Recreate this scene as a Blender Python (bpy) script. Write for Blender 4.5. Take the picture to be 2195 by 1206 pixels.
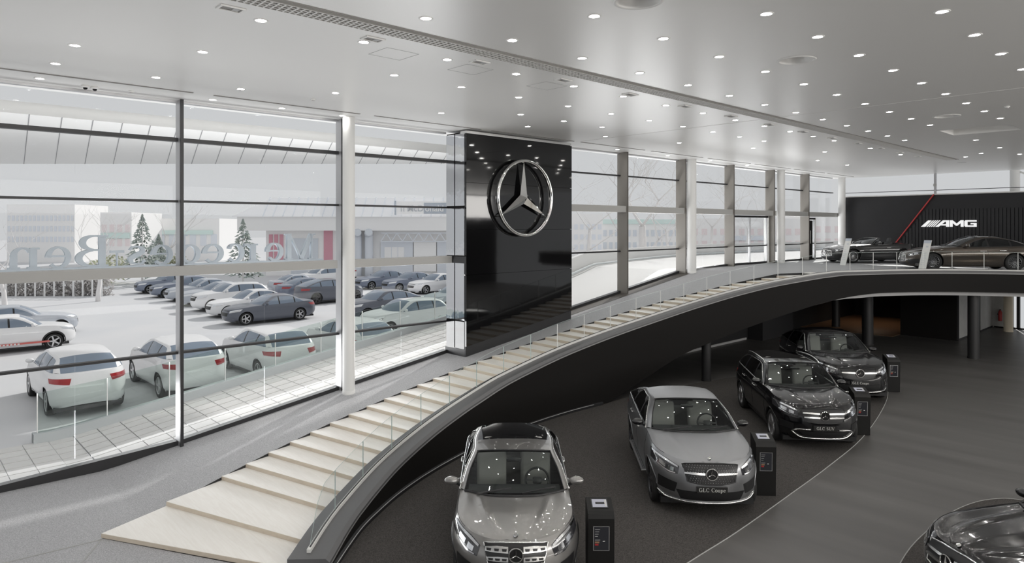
import bpy, bmesh, math, random
from mathutils import Vector, Matrix
for _o in list(bpy.data.objects):
    bpy.data.objects.remove(_o, do_unlink=True)
SC = bpy.context.scene
COL = SC.collection
PI = math.pi
# world axes: x runs along the window front, y points out through it, z up; camera stands over the lower hall
# ---------------------------------------------------------------- camera
cam_d = bpy.data.cameras.new('camera')
cam = bpy.data.objects.new('camera', cam_d)
COL.objects.link(cam)
cam.location = (0, 0, 5.05)
cam.rotation_euler = (PI/2, 0, math.radians(47.41 - 90))
cam_d.sensor_width = 36
cam_d.lens = 1452.3/2195*36
cam_d.shift_x = (1097.5-1081.8)/2195
cam_d.shift_y = -(603-484.5)/2195
cam_d.clip_end = 600
SC.camera = cam
# ---------------------------------------------------------------- sky, sun, added fill, exposure
SC.view_settings.view_transform = 'Standard'
SC.view_settings.look = 'None'
SC.view_settings.exposure = 0
SC.view_settings.gamma = 1
SC.view_settings.use_curve_mapping = False
wd = bpy.data.worlds.new('sky')
SC.world = wd
wd.use_nodes = True
bg = wd.node_tree.nodes['Background']
bg.inputs[0].default_value = (0.97, 0.985, 1.0, 1)
bg.inputs[1].default_value = 0.61

def sun(name, direction, strength, color, angle):
    d = bpy.data.lights.new(name, 'SUN')
    d.energy = strength
    d.color = color
    d.angle = math.radians(angle)
    o = bpy.data.objects.new(name, d)
    o.rotation_euler = Vector(direction).to_track_quat('-Z', 'Y').to_euler()
    o.location = (30, 30, 40)
    COL.objects.link(o)
    return o

sun('sun', (-0.80, -0.30, -0.52), 2.5, (1.0, 0.97, 0.93), 1.2)

def area_light(name, loc, direction, sx, sy, power, color=(1, 1, 1)):
    d = bpy.data.lights.new(name, 'AREA')
    d.shape = 'RECTANGLE'
    d.size, d.size_y = sx, sy
    d.energy = power
    d.color = color
    o = bpy.data.objects.new(name, d)
    o.rotation_euler = Vector(direction).to_track_quat('-Z', 'Z').to_euler()
    o.location = loc
    COL.objects.link(o)
    return o
def fill_light(name, loc, direction, xaxis, sx, sy, power, color=(1, 1, 1)):
    """area light with its long side along xaxis"""
    o = area_light(name, loc, direction, sx, sy, power, color)
    z = -Vector(direction).normalized(); x = Vector(xaxis).normalized(); x = (x-z*x.dot(z)).normalized(); y = z.cross(x)
    o.rotation_euler = Matrix((x, y, z)).transposed().to_euler()
    return o
# unseen lamps added to brighten the hall, the upward ones to lift the ceiling
area_light('fill_opposite', (14, -15.4, 6.75), (0, 1, 0.06), 52, 1.9, 3300, (1.0, 0.97, 0.93))  # added lamp by the high opposite windows, far brighter than the sky
fill_light('fill_paving', (-3.5, 17.7, 0.20), (0, -0.45, 0.9), (1, 0, 0), 13, 2.2, 520)  # added lamp in place of bounce from the sunlit paving
fill_light('fill_path', (9.0, 17.7, 1.12), (-0.14, -0.45, 0.9), (1, 0, 0.146), 11.5, 2.2, 720)  # added likewise, tilted along the sloping path
fill_light('fill_terrace', (31, 17.7, 3.40), (0, -0.45, 0.9), (1, 0, 0), 20, 2.2, 1000)  # added bounce lamp above the terrace
fill_light('fill_far_floor', (16, -13.2, 0.12), (0, 0.15, 1), (1, 0, 0), 36, 1.6, 2300, (1.0, 0.96, 0.91))  # added floor-level lamp, brightens the right ceiling from below
# ---------------------------------------------------------------- helpers
RND = random.Random(7)

def lerp(a, b, f): return a + (b - a)*f
def vlerp(a, b, f): return tuple(a[i] + (b[i]-a[i])*f for i in range(3))
def clamp(x, a=0.0, b=1.0): return a if x < a else b if x > b else x

def pchip(keys):
    """smooth monotone curve through (x, y) keys"""
    xs = [k[0] for k in keys]; ys = [k[1] for k in keys]
    n = len(xs)
    h = [xs[i+1]-xs[i] for i in range(n-1)]
    dl = [(ys[i+1]-ys[i])/h[i] for i in range(n-1)]
    m = [0.0]*n
    m[0] = dl[0]; m[-1] = dl[-1]
    for i in range(1, n-1):
        if dl[i-1]*dl[i] <= 0: m[i] = 0.0
        else:
            w1 = 2*h[i]+h[i-1]; w2 = h[i]+2*h[i-1]
            m[i] = (w1+w2)/(w1/dl[i-1]+w2/dl[i])
    def f(x):
        if x <= xs[0]: return ys[0]
        if x >= xs[-1]: return ys[-1]
        i = 0
        while x > xs[i+1]: i += 1
        t = (x-xs[i])/h[i]
        return ((1+2*t)*(1-t)**2*ys[i] + t*(1-t)**2*h[i]*m[i]
                + t*t*(3-2*t)*ys[i+1] + t*t*(t-1)*h[i]*m[i+1])
    return f

def lin(keys):
    def f(x):
        if x <= keys[0][0]: return keys[0][1]
        for a, b in zip(keys, keys[1:]):
            if x <= b[0]: return a[1] + (b[1]-a[1])*(x-a[0])/(b[0]-a[0])
        return keys[-1][1]
    return f

def spline(pts, n, closed=False):
    """centripetal-ish Catmull-Rom through points, n samples per span"""
    P = [Vector(p) for p in pts]
    out = []
    N = len(P)
    for i in range(N if closed else N-1):
        p1 = P[i]; p2 = P[(i+1) % N]
        p0 = P[i-1] if (i > 0 or closed) else p1*2-p2
        p3 = P[(i+2) % N] if (i+2 < N or closed) else p2*2-p1
        for k in range(n):
            t = k/n
            out.append(0.5*((2*p1)+(p2-p0)*t+(2*p0-5*p1+4*p2-p3)*t*t+(3*p1-p0-3*p2+p3)*t**3))
    if not closed: out.append(P[-1].copy())
    return out

class MB:
    """collects geometry for ONE mesh object"""
    def __init__(s):
        s.v = []; s.f = []; s.m = []
    def add(s, verts, faces, mi=0):
        o = len(s.v)
        s.v.extend([tuple(p) for p in verts])
        s.f.extend([tuple(i+o for i in f) for f in faces])
        s.m.extend([mi]*len(faces))
        return s
    def box(s, x0, x1, y0, y1, z0, z1, mi=0):
        v = [(x0,y0,z0),(x1,y0,z0),(x1,y1,z0),(x0,y1,z0),(x0,y0,z1),(x1,y0,z1),(x1,y1,z1),(x0,y1,z1)]
        return s.add(v, [(0,3,2,1),(4,5,6,7),(0,1,5,4),(1,2,6,5),(2,3,7,6),(3,0,4,7)], mi)
    def hexa(s, b, t, mi=0):
        """box from four bottom and four top points"""
        return s.add(list(b)+list(t), [(0,3,2,1),(4,5,6,7),(0,1,5,4),(1,2,6,5),(2,3,7,6),(3,0,4,7)], mi)
    def bar(s, p0, p1, w, h, up=(0,0,1), mi=0):
        p0 = Vector(p0); p1 = Vector(p1)
        d = (p1-p0).normalized(); u = Vector(up)
        r = d.cross(u)
        if r.length < 1e-6: r = d.cross(Vector((1,0,0)))
        r.normalize(); u = r.cross(d).normalized()
        r = r*w/2; u = u*h/2
        b = [p0-r-u, p0+r-u, p1+r-u, p1-r-u]
        t = [p0-r+u, p0+r+u, p1+r+u, p1-r+u]
        return s.hexa(b, t, mi)
    def grid(s, rows, mi=0, flip=False, closed_u=False):
        n = len(rows); k = len(rows[0])
        v = [p for r in rows for p in r]; f = []
        for i in range(n-1):
            for j in range(k if closed_u else k-1):
                a = i*k+j; b = i*k+(j+1) % k; c = (i+1)*k+(j+1) % k; d = (i+1)*k+j
                f.append((a,d,c,b) if flip else (a,b,c,d))
        return s.add(v, f, mi)
    def cyl(s, p0, p1, r0, r1=None, n=16, caps=True, mi=0):
        r1 = r0 if r1 is None else r1
        p0 = Vector(p0); p1 = Vector(p1); d = (p1-p0).normalized()
        a = d.orthogonal().normalized(); b = d.cross(a)
        v = []
        for p, r in ((p0, r0), (p1, r1)):
            for k in range(n):
                t = 2*PI*k/n
                v.append(p + (a*math.cos(t)+b*math.sin(t))*r)
        f = [(k, (k+1) % n, n+(k+1) % n, n+k) for k in range(n)]
        if caps: f += [tuple(range(n))[::-1], tuple(range(n, 2*n))]
        return s.add(v, f, mi)
    def tube(s, path, r, n=8, closed=False, caps=True, mi=0, flat=1.0):
        P = [Vector(p) for p in path]; N = len(P)
        rr = r if isinstance(r, (list, tuple)) else [r]*N
        prev = None; rows = []
        for i in range(N):
            a = P[i-1] if (i > 0 or closed) else P[i]
            b = P[(i+1) % N] if (i+1 < N or closed) else P[i]
            d = (b-a)
            d = d.normalized() if d.length > 1e-9 else Vector((0,0,1))
            if prev is None: u = d.orthogonal().normalized()
            else:
                u = prev - d*prev.dot(d)
                u = u.normalized() if u.length > 1e-6 else d.orthogonal().normalized()
            prev = u; w = d.cross(u)
            rows.append([P[i]+(u*math.cos(2*PI*k/n)+w*math.sin(2*PI*k/n)*flat)*rr[i] for k in range(n)])
        if closed: rows.append(rows[0])
        o = len(s.v)
        s.grid(rows, mi, closed_u=True)
        if caps and not closed:
            s.f.append(tuple(range(o, o+n))); s.m.append(mi)
            e = o+(N-1)*n
            s.f.append(tuple(range(e, e+n))[::-1]); s.m.append(mi)
        return s
    def lathe(s, prof, n=24, c=(0,0,0), axis='z', mi=0):
        """prof: list of (radius, height)"""
        rows = []
        for r, h in prof:
            row = []
            for k in range(n):
                t = 2*PI*k/n; x = r*math.cos(t); y = r*math.sin(t)
                if axis == 'z': p = (c[0]+x, c[1]+y, c[2]+h)
                elif axis == 'y': p = (c[0]+x, c[1]+h, c[2]-y)
                else: p = (c[0]+h, c[1]+x, c[2]+y)
                row.append(p)
            rows.append(row)
        return s.grid(rows, mi, closed_u=True)
    def prism(s, poly, z0, z1, mi=0):
        n = len(poly)
        v = [(p[0], p[1], z0) for p in poly]+[(p[0], p[1], z1) for p in poly]
        f = [tuple(range(n))[::-1], tuple(range(n, 2*n))]
        f += [(k, (k+1) % n, n+(k+1) % n, n+k) for k in range(n)]
        return s.add(v, f, mi)
    def slab(s, poly3, d, mi=0):
        """prism from a 3-D polygon pushed along vector d"""
        n = len(poly3); d = Vector(d)
        v = [Vector(p) for p in poly3]; v = v+[p+d for p in v]
        f = [tuple(range(n))[::-1], tuple(range(n, 2*n))]
        f += [(k, (k+1) % n, n+(k+1) % n, n+k) for k in range(n)]
        return s.add(v, f, mi)
    def ball(s, c, rx, ry, rz, nu=14, nv=8, mi=0, rot=None):
        rows = []
        for i in range(nv+1):
            ph = -PI/2+PI*i/nv
            row = []
            for k in range(nu):
                t = 2*PI*k/nu
                p = Vector((rx*math.cos(ph)*math.cos(t), ry*math.cos(ph)*math.sin(t), rz*math.sin(ph)))
                if rot: p = rot @ p
                row.append((c[0]+p.x, c[1]+p.y, c[2]+p.z))
            rows.append(row)
        return s.grid(rows, mi, closed_u=True)
    def rbox(s, x0, x1, y0, y1, z0, z1, r=0.03, mi=0, seg=2):
        bm = bmesh.new()
        bmesh.ops.create_cube(bm, size=1)
        for v in bm.verts:
            v.co = Vector(((x0+x1)/2+v.co.x*(x1-x0), (y0+y1)/2+v.co.y*(y1-y0), (z0+z1)/2+v.co.z*(z1-z0)))
        bmesh.ops.bevel(bm, geom=bm.edges[:], offset=r, segments=seg, profile=0.5, affect='EDGES')
        bm.verts.index_update()
        s.add([v.co[:] for v in bm.verts], [[v.index for v in f.verts] for f in bm.faces], mi)
        bm.free()
        return s
    def mirror_y(s):
        o = len(s.v); nf = len(s.f)
        s.v += [(x, -y, z) for x, y, z in s.v]
        s.f += [tuple(i+o for i in f)[::-1] for f in s.f[:nf]]
        s.m += s.m[:nf]
        return s
    def xform(s, M):
        s.v = [tuple(M @ Vector(p)) for p in s.v]
        return s
    def mesh(s, name, mats, smooth=False, weld=0.0, angle=None):
        me = bpy.data.meshes.new(name)
        me.from_pydata(s.v, [], s.f)
        mats = mats if isinstance(mats, (list, tuple)) else [mats]
        for m in mats: me.materials.append(M[m] if isinstance(m, str) else m)
        if len(mats) > 1: me.polygons.foreach_set('material_index', s.m)
        if weld or True:
            bm = bmesh.new(); bm.from_mesh(me)
            if weld: bmesh.ops.remove_doubles(bm, verts=bm.verts, dist=weld)
            bmesh.ops.recalc_face_normals(bm, faces=bm.faces)
            bm.to_mesh(me); bm.free()
        if smooth:
            me.polygons.foreach_set('use_smooth', [True]*len(me.polygons))
            if angle:
                me.set_sharp_from_angle(angle=math.radians(angle))
        me.update()
        return me
    def build(s, name, mats, parent=None, smooth=False, weld=0.0, angle=None):
        o = bpy.data.objects.new(name, s.mesh(name, mats, smooth, weld, angle))
        COL.objects.link(o)
        if parent: o.parent = parent
        return o

def tag(o, label, cat, group=None, kind=None):
    if label: o['label'] = label
    if cat: o['category'] = cat
    if group: o['group'] = group
    if kind: o['kind'] = kind
    return o

def struct(o, label=None):
    o['kind'] = 'structure'
    if label: o['label'] = label
    return o

def thing(name, label, cat, loc=(0,0,0), rz=0.0, group=None):
    o = bpy.data.objects.new(name, None)
    o.empty_display_size = 0.2
    COL.objects.link(o)
    o.location = loc; o.rotation_euler = (0, 0, rz)
    return tag(o, label, cat, group)

def dup(root, loc=None, rz=None, label=None, group=None, parent=None, mats=None):
    r = root.copy(); COL.objects.link(r)
    if parent: r.parent = parent
    if loc is not None: r.location = loc
    if rz is not None: r.rotation_euler = (0, 0, rz)
    if label: r['label'] = label
    if group: r['group'] = group
    def fix(o):
        if mats and o.type == 'MESH':
            for sl in o.material_slots:
                if sl.material and sl.material.name in mats:
                    nm = mats[sl.material.name]
                    sl.link = 'OBJECT'; sl.material = M[nm]
    def rec(src, dst):
        for ch in list(src.children):
            c = ch.copy(); COL.objects.link(c); c.parent = dst; fix(c)
            rec(ch, c)
    fix(r)
    rec(root, r)
    return r

def clone(o, parent=None, loc=None, rz=None):
    c = o.copy(); COL.objects.link(c)
    if parent: c.parent = parent
    if loc is not None: c.location = loc
    if rz is not None: c.rotation_euler = (0, 0, rz)
    return c

# ---------------------------------------------------------------- materials
M = {}

def mat(name, color, rough=0.5, metal=0.0, spec=0.5, coat=0.0, coat_rough=0.03, noise=None, bump=None,
        emit=None, estr=1.0, aniso=None):
    m = bpy.data.materials.new(name); m.use_nodes = True
    nt = m.node_tree; b = nt.nodes['Principled BSDF']
    b.inputs['Base Color'].default_value = (*color, 1)
    b.inputs['Roughness'].default_value = rough
    b.inputs['Metallic'].default_value = metal
    b.inputs['Specular IOR Level'].default_value = spec
    b.inputs['Coat Weight'].default_value = coat
    b.inputs['Coat Roughness'].default_value = coat_rough
    if emit:
        b.inputs['Emission Color'].default_value = (*emit, 1)
        b.inputs['Emission Strength'].default_value = estr
    tc = None
    if noise or bump:
        tc = nt.nodes.new('ShaderNodeTexCoord')
    if noise:   # (scale, color2, low, high[, detail, stretch])
        sc, c2, lo, hi = noise[:4]
        n = nt.nodes.new('ShaderNodeTexNoise')
        n.inputs['Scale'].default_value = sc
        n.inputs['Detail'].default_value = noise[4] if len(noise) > 4 else 4
        src = tc.outputs['Object']
        if len(noise) > 5:
            mp = nt.nodes.new('ShaderNodeMapping')
            mp.inputs['Scale'].default_value = noise[5]
            if len(noise) > 6: mp.inputs['Rotation'].default_value = noise[6]
            nt.links.new(src, mp.inputs[0]); src = mp.outputs[0]
        nt.links.new(src, n.inputs['Vector'])
        r = nt.nodes.new('ShaderNodeValToRGB')
        r.color_ramp.elements[0].position = lo; r.color_ramp.elements[1].position = hi
        r.color_ramp.elements[0].color = (*color, 1); r.color_ramp.elements[1].color = (*c2, 1)
        nt.links.new(n.outputs['Fac'], r.inputs[0])
        nt.links.new(r.outputs[0], b.inputs['Base Color'])
    if bump:    # (scale, strength, distance)
        n = nt.nodes.new('ShaderNodeTexNoise')
        n.inputs['Scale'].default_value = bump[0]; n.inputs['Detail'].default_value = 3
        nt.links.new(tc.outputs['Object'], n.inputs['Vector'])
        bp = nt.nodes.new('ShaderNodeBump')
        bp.inputs['Strength'].default_value = bump[1]; bp.inputs['Distance'].default_value = bump[2]
        nt.links.new(n.outputs['Fac'], bp.inputs['Height'])
        nt.links.new(bp.outputs[0], b.inputs['Normal'])
    M[name] = m
    return m

def glass(name, tint=(0.97,0.985,0.98), base=0.04, rough=0.0, power=5.0, top=0.9):
    """thin architectural glass: clear, mirrors more at grazing angles, lets light through"""
    m = bpy.data.materials.new(name); m.use_nodes = True
    nt = m.node_tree; nt.nodes.clear()
    out = nt.nodes.new('ShaderNodeOutputMaterial')
    tr = nt.nodes.new('ShaderNodeBsdfTransparent'); tr.inputs[0].default_value = (*tint, 1)
    gl = nt.nodes.new('ShaderNodeBsdfGlossy'); gl.inputs['Roughness'].default_value = rough
    gl.inputs[0].default_value = (0.95, 0.97, 1, 1)
    lw = nt.nodes.new('ShaderNodeLayerWeight'); lw.inputs[0].default_value = 0.5
    pw = nt.nodes.new('ShaderNodeMath'); pw.operation = 'POWER'; pw.inputs[1].default_value = power
    ma = nt.nodes.new('ShaderNodeMath'); ma.operation = 'MULTIPLY_ADD'
    ma.inputs[1].default_value = top; ma.inputs[2].default_value = base
    mx = nt.nodes.new('ShaderNodeMixShader')
    nt.links.new(lw.outputs['Facing'], pw.inputs[0]); nt.links.new(pw.outputs[0], ma.inputs[0])
    nt.links.new(ma.outputs[0], mx.inputs[0]); nt.links.new(tr.outputs[0], mx.inputs[1])
    nt.links.new(gl.outputs[0], mx.inputs[2]); nt.links.new(mx.outputs[0], out.inputs[0])
    M[name] = m
    return m

def emis(name, color, strength):
    m = bpy.data.materials.new(name); m.use_nodes = True
    nt = m.node_tree; nt.nodes.clear()
    out = nt.nodes.new('ShaderNodeOutputMaterial')
    e = nt.nodes.new('ShaderNodeEmission'); e.inputs[0].default_value = (*color, 1); e.inputs[1].default_value = strength
    nt.links.new(e.outputs[0], out.inputs[0])
    M[name] = m
    return m
mat('stone_floor', (0.072,0.069,0.066), 0.42, spec=0.4, noise=(1.6, (0.122,0.118,0.114), 0.25, 0.75, 8, (1.0,0.12,1.0), (0,0,math.radians(42))), bump=(160,0.10,0.004))
mat('granite', (0.31,0.31,0.32), 0.62, spec=0.4, noise=(55, (0.53,0.53,0.545), 0.35, 0.68, 6), bump=(120,0.1,0.003))
mat('carpet', (0.042,0.0395,0.038), 0.95, spec=0.1, noise=(60, (0.102,0.095,0.09), 0.3, 0.7, 6), bump=(220,0.5,0.01))
mat('inlay', (0.34,0.34,0.33), 0.45)
mat('ceiling', (0.80,0.795,0.78), 0.32, spec=0.55, bump=(0.7,0.04,0.02))
mat('ceiling_shadow', (0.25,0.24,0.23), 0.7)
mat('white_paint', (0.78,0.775,0.76), 0.55)
mat('white_col', (0.73,0.73,0.72), 0.5)
mat('cream_col', (0.72,0.64,0.50), 0.55)
mat('aluminium', (0.46,0.46,0.47), 0.38, metal=0.7)
mat('beam_grey', (0.38,0.376,0.365), 0.5)
mat('bronze_grey', (0.22,0.205,0.185), 0.5)
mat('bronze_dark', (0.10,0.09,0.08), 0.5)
mat('black_frame', (0.018,0.018,0.02), 0.45)
mat('dark_wall', (0.0100,0.0092,0.0088), 0.65, spec=0.15)
mat('charcoal', (0.026,0.026,0.028), 0.6, spec=0.3)
mat('charcoal_slat', (0.028,0.028,0.030), 0.55, spec=0.3)
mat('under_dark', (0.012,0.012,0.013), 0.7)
mat('soffit_grey', (0.42,0.42,0.42), 0.6)
mat('wall_grey', (0.42,0.42,0.41), 0.7, noise=(3, (0.48,0.48,0.47), 0.3, 0.7))
mat('kerb_grey', (0.11,0.11,0.113), 0.42, spec=0.5)
mat('kerb_light', (0.28,0.28,0.28), 0.45)
mat('shoe_white', (0.70,0.70,0.68), 0.45)
mat('gloss_black', (0.004,0.004,0.0045), 0.05, spec=0.45, coat=0.25, coat_rough=0.02, bump=(0.55,0.05,0.05))
mat('steel_mirror', (0.62,0.63,0.65), 0.07, metal=1.0, bump=(1.4,0.2,0.06))
mat('chrome', (0.78,0.78,0.77), 0.06, metal=1.0)
mat('chrome_satin', (0.72,0.72,0.71), 0.24, metal=1.0)
mat('red_paint', (0.45,0.035,0.035), 0.4)
mat('oak_shaded', (0.60,0.52,0.42), 0.5, noise=(4,(0.68,0.60,0.50),0.3,0.7,4,(3,0.5,3)))  # darker oak: shade on the step fronts put into the colour
mat('wood_orange', (0.20,0.115,0.065), 0.4, noise=(3,(0.27,0.16,0.095),0.3,0.7,4,(1,14,1)))
mat('grille_white', (0.66,0.65,0.63), 0.5)
mat('void', (0.03,0.03,0.03), 0.9)
mat('plastic_dark', (0.02,0.02,0.021), 0.5)
mat('kiosk_dark', (0.008,0.0078,0.0075), 0.5, spec=0.25)
mat('screen_dark', (0.02,0.02,0.022), 0.15)
emis('screen_light', (0.72,0.72,0.80), 0.55)
emis('screen_panel', (0.02,0.02,0.022), 1.0)
emis('lamp_white', (1.0,0.975,0.93), 125.0)
emis('lamp_soft', (1.0,0.985,0.95), 1.6)
emis('sign_white', (1,1,1), 0.9)
glass('pane', (0.995,0.998,1.0), 0.003, power=5.0, top=0.6)
glass('rail_glass', (0.985,0.994,0.992), 0.006, power=5.0, top=0.6)
mat('glass_edge', (0.42,0.50,0.48), 0.2)

def wood_mat():
    m = bpy.data.materials.new('tread_wood'); m.use_nodes = True
    nt = m.node_tree; b = nt.nodes['Principled BSDF']
    tc = nt.nodes.new('ShaderNodeTexCoord')
    mp = nt.nodes.new('ShaderNodeMapping'); mp.inputs['Scale'].default_value = (6.0, 0.5, 6.0)
    mp.inputs['Rotation'].default_value = (0, 0, 0.15)
    n = nt.nodes.new('ShaderNodeTexNoise'); n.inputs['Scale'].default_value = 3.0
    n.inputs['Detail'].default_value = 7; n.inputs['Distortion'].default_value = 1.2
    r = nt.nodes.new('ShaderNodeValToRGB')
    r.color_ramp.elements[0].position = 0.3; r.color_ramp.elements[0].color = (0.85, 0.815, 0.765, 1)
    r.color_ramp.elements[1].position = 0.62; r.color_ramp.elements[1].color = (0.90, 0.875, 0.83, 1)
    nt.links.new(tc.outputs['Object'], mp.inputs[0]); nt.links.new(mp.outputs[0], n.inputs['Vector'])
    nt.links.new(n.outputs['Fac'], r.inputs[0]); nt.links.new(r.outputs[0], b.inputs['Base Color'])
    b.inputs['Roughness'].default_value = 0.45
    M['tread_wood'] = m
wood_mat()
# ================================================================ the hall
ZU = 3.22            # upper floor
ZC = 7.83            # ceiling
FT = 16.0            # window front
NS = 42              # steps
def zramp(s): return clamp(0.146*(s-3.4), 0, ZU)
O_KEYS = [(4.75,8.92),(5.37,9.49),(5.84,9.89),(6.29,10.2),(6.96,10.61),(7.66,10.96),(8.33,11.24),(9.06,11.5),(9.9,11.75),
          (11.25,12.08),(13.28,12.28),(15.01,12.25),(16.35,12.14),(18.57,11.87),(19.85,11.65),(20.87,11.43),(21.93,11.12),
          (23.07,10.72),(24.3,10.2),(25.5,9.68),(26.7,9.13),(27.8,8.6),(28.73,8.0),(29.57,7.2),(30.21,6.34),(30.76,5.42),
          (31.4,4.1),(32.0,2.5),(32.4,0.5),(32.5,-2)]
OC = spline([(a, b, 0) for a, b in O_KEYS], 4)
def offset_curve(C, d):
    out = []
    for i, p in enumerate(C):
        a = C[max(i-1, 0)]; b = C[min(i+1, len(C)-1)]
        t = (b-a).normalized(); n = Vector((-t.y, t.x, 0))
        dd = d(p.x) if callable(d) else d
        out.append(p+n*dd)
    return out
KW = lin([(5, 0.62), (12, 0.55), (18, 0.48), (33, 0.48)])
IC = offset_curve(OC, KW)
LCURVE = pchip([(0,11.2),(2.62,12.5),(3.73,12.95),(4.83,13.32),(6.37,13.72),(7.93,14.03),(9.44,14.22),(11.0,14.33),(12.58,14.36),
                (14.19,14.32),(15.9,14.22),(17.35,14.08),(18.8,13.88),(20.3,13.6),(21.99,13.2),(23.18,12.88),(24.66,12.4),
                (25.31,12.15),(26.58,11.66),(28,11)])
NOSE = [2.62, 3.73, 4.83] + [4.83+0.5255*(k-3) for k in range(4, 38)] + [23.28, 23.98, 24.68, 25.36, 26.58]
RISE = ZU/NS
def nose_line(k):
    """left end and right end (on the kerb) of nosing k"""
    s = NOSE[k]; L = Vector((s, LCURVE(s), 0))
    e = 0.05; t = Vector((2*e, LCURVE(s+e)-LCURVE(s-e), 0)).normalized()
    n = Vector((t.y, -t.x, 0))
    if k == 0: n = Vector((0.49, -0.87, 0)).normalized()
    if k == NS-1: n = Vector((-0.5, -0.87, 0)).normalized()
    best = None
    for a, b in zip(IC, IC[1:]):
        d = b-a; den = n.x*d.y-n.y*d.x
        if abs(den) < 1e-9: continue
        w = a-L
        lam = (w.x*d.y-w.y*d.x)/den; mu = (w.x*n.y-w.y*n.x)/den
        if -0.01 <= mu <= 1.01 and lam > 0 and (best is None or lam < best): best = lam
    if best is None: best = 3.4
    return L, L+n*best, n
NL = [nose_line(k) for k in range(NS)]
# height of the kerb along the inner curve
def arclen(C):
    a = [0.0]
    for p, q in zip(C, C[1:]): a.append(a[-1]+(q-p).length)
    return a
AI = arclen(IC)
def locate(p):
    best = None
    for i, (a, b) in enumerate(zip(IC, IC[1:])):
        d = b-a; t = clamp((p-a).dot(d)/d.length_squared)
        e = (a+d*t-p).length
        if best is None or e < best[0]: best = (e, AI[i]+d.length*t)
    return best[1]
zk = sorted((locate(NL[k][1]), RISE*(k+1)) for k in range(NS))
zk = [z for i, z in enumerate(zk) if i == 0 or z[0] > zk[i-1][0]+1e-4]
ZI = lin(zk)
KZ = [ZI(a)+0.17 for a in AI]        # kerb top height at each curve point
ZBOT = pchip([(0,-0.02),(15.0,-0.02),(15.95,0.21),(17.02,0.56),(18.57,1.03),(20.16,1.35),(21.61,1.66),(23.34,2.04),(24.5,2.3),(26,2.53),(27.2,2.6),(40,2.6)])

# ---- floor
fl = struct(MB().box(-14, 41.0, -16, 15.9, -0.4, 0.0).build('floor', 'stone_floor'))
ent = [(-14,15.95),(-14,6.2),(-2,7.2),(2.0,8.2),(4.75,8.95),(4.3,9.45),(2.62,12.48),(3.3,12.74),(3.3,15.95)]
MB().prism(ent, -0.05, 0.004).build('granite_paving', 'granite', fl)
for a, b in (((-2.3,12.9),(2.60,12.43)), ((2.60,12.43),(0.9,9.6))):
    MB().bar((a[0],a[1],0.005), (b[0],b[1],0.005), 0.03, 0.008).build('floor_joint', 'inlay', fl)
edge = [(3.0,5.5),(6,5.55),(8.91,5.62),(10.4,5.64),(12.73,5.76),(14.66,5.88),(17.17,6.12),(20.15,6.67),(22.57,7.30),(25.26,8.36),(27.0,9.3)]
edc = spline([(a,b,0) for a,b in edge], 5)
wallside = [p for p in OC if 4.7 < p.x < 26.8]
cp = [(p.x,p.y) for p in edc] + [(p.x, p.y+0.1) for p in reversed(wallside)] + [(3.2,8.6)]
MB().prism(cp, -0.02, 0.008).build('carpet', 'carpet', fl)
MB().tube([(p.x,p.y,0.006) for p in edc], 0.009, 6).build('carpet_edge', 'inlay', fl)
c2 = spline([(9.0,2.6,0),(10.2,3.25,0),(11.6,3.5,0),(13.0,3.52,0),(14.2,3.42,0),(15.1,3.13,0),(15.5,2.6,0),(15.6,1.0,0),(14.5,-2.0,0),(10.0,-2.5,0),(8.0,0.4,0)], 5, True)
MB().prism([(p.x,p.y) for p in c2], -0.02, 0.008).build('carpet', 'carpet', fl)
MB().tube([(p.x,p.y,0.006) for p in c2], 0.009, 6, closed=True).build('carpet_edge', 'inlay', fl)

# ---- ramp along the window front, then the upper floor
rb = MB(); top = []; 
ss = [3.3+i*(26.58-3.3)/70 for i in range(71)]
rows = [[(s, LCURVE(s), zramp(s)+0.004), (s, (LCURVE(s)+FT)/2, zramp(s)+0.004), (s, FT-0.02, zramp(s)+0.004)] for s in ss]
rb.grid(rows)
ramp = struct(rb.build('floor_ramp', 'granite', smooth=True))
sb = MB()
sb.grid([[(s, LCURVE(s), zramp(s)), (s, LCURVE(s), max(zramp(s)-0.30, -0.02))] for s in ss])
sb.build('ramp_edge', 'black_frame', ramp)
k42 = NL[NS-1]
inner = [p for i, p in enumerate(IC) if AI[i] > locate(k42[1])]
dk = [(26.58, FT-0.02), (26.58, LCURVE(26.58)), (k42[1].x, k42[1].y)] + [(p.x, p.y) for p in inner] + [(41.0, -2.0), (41.0, FT-0.02)]
deck = struct(MB().prism(dk, ZU-0.35, ZU+0.004).build('floor_upper', 'granite'))
# soffit below ramp and deck
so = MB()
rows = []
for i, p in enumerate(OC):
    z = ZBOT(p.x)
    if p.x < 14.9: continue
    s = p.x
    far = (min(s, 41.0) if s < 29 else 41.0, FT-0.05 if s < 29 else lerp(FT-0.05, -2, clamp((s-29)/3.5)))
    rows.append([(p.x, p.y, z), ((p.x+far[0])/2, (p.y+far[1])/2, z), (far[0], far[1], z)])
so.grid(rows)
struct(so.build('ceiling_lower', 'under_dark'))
# light rim of the soffit that shows under the fascia
ri = MB(); rows = []
rimc = [(p, q) for p, q in zip(OC, offset_curve(OC, 0.28)) if p.x > 24.0]
for p, q in rimc:
    z = ZBOT(p.x)
    rows.append([(p.x,p.y,z-0.004),(q.x,q.y,z-0.004)])
ri.grid(rows)
rows = []
for p, q in rimc: rows.append([(q.x,q.y,ZBOT(p.x)-0.004),(q.x,q.y,ZBOT(p.x)-0.16*clamp((p.x-24.0)/2.5))])
ri.grid(rows)
struct(ri.build('trim_1', 'soffit_grey', smooth=True))
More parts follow.
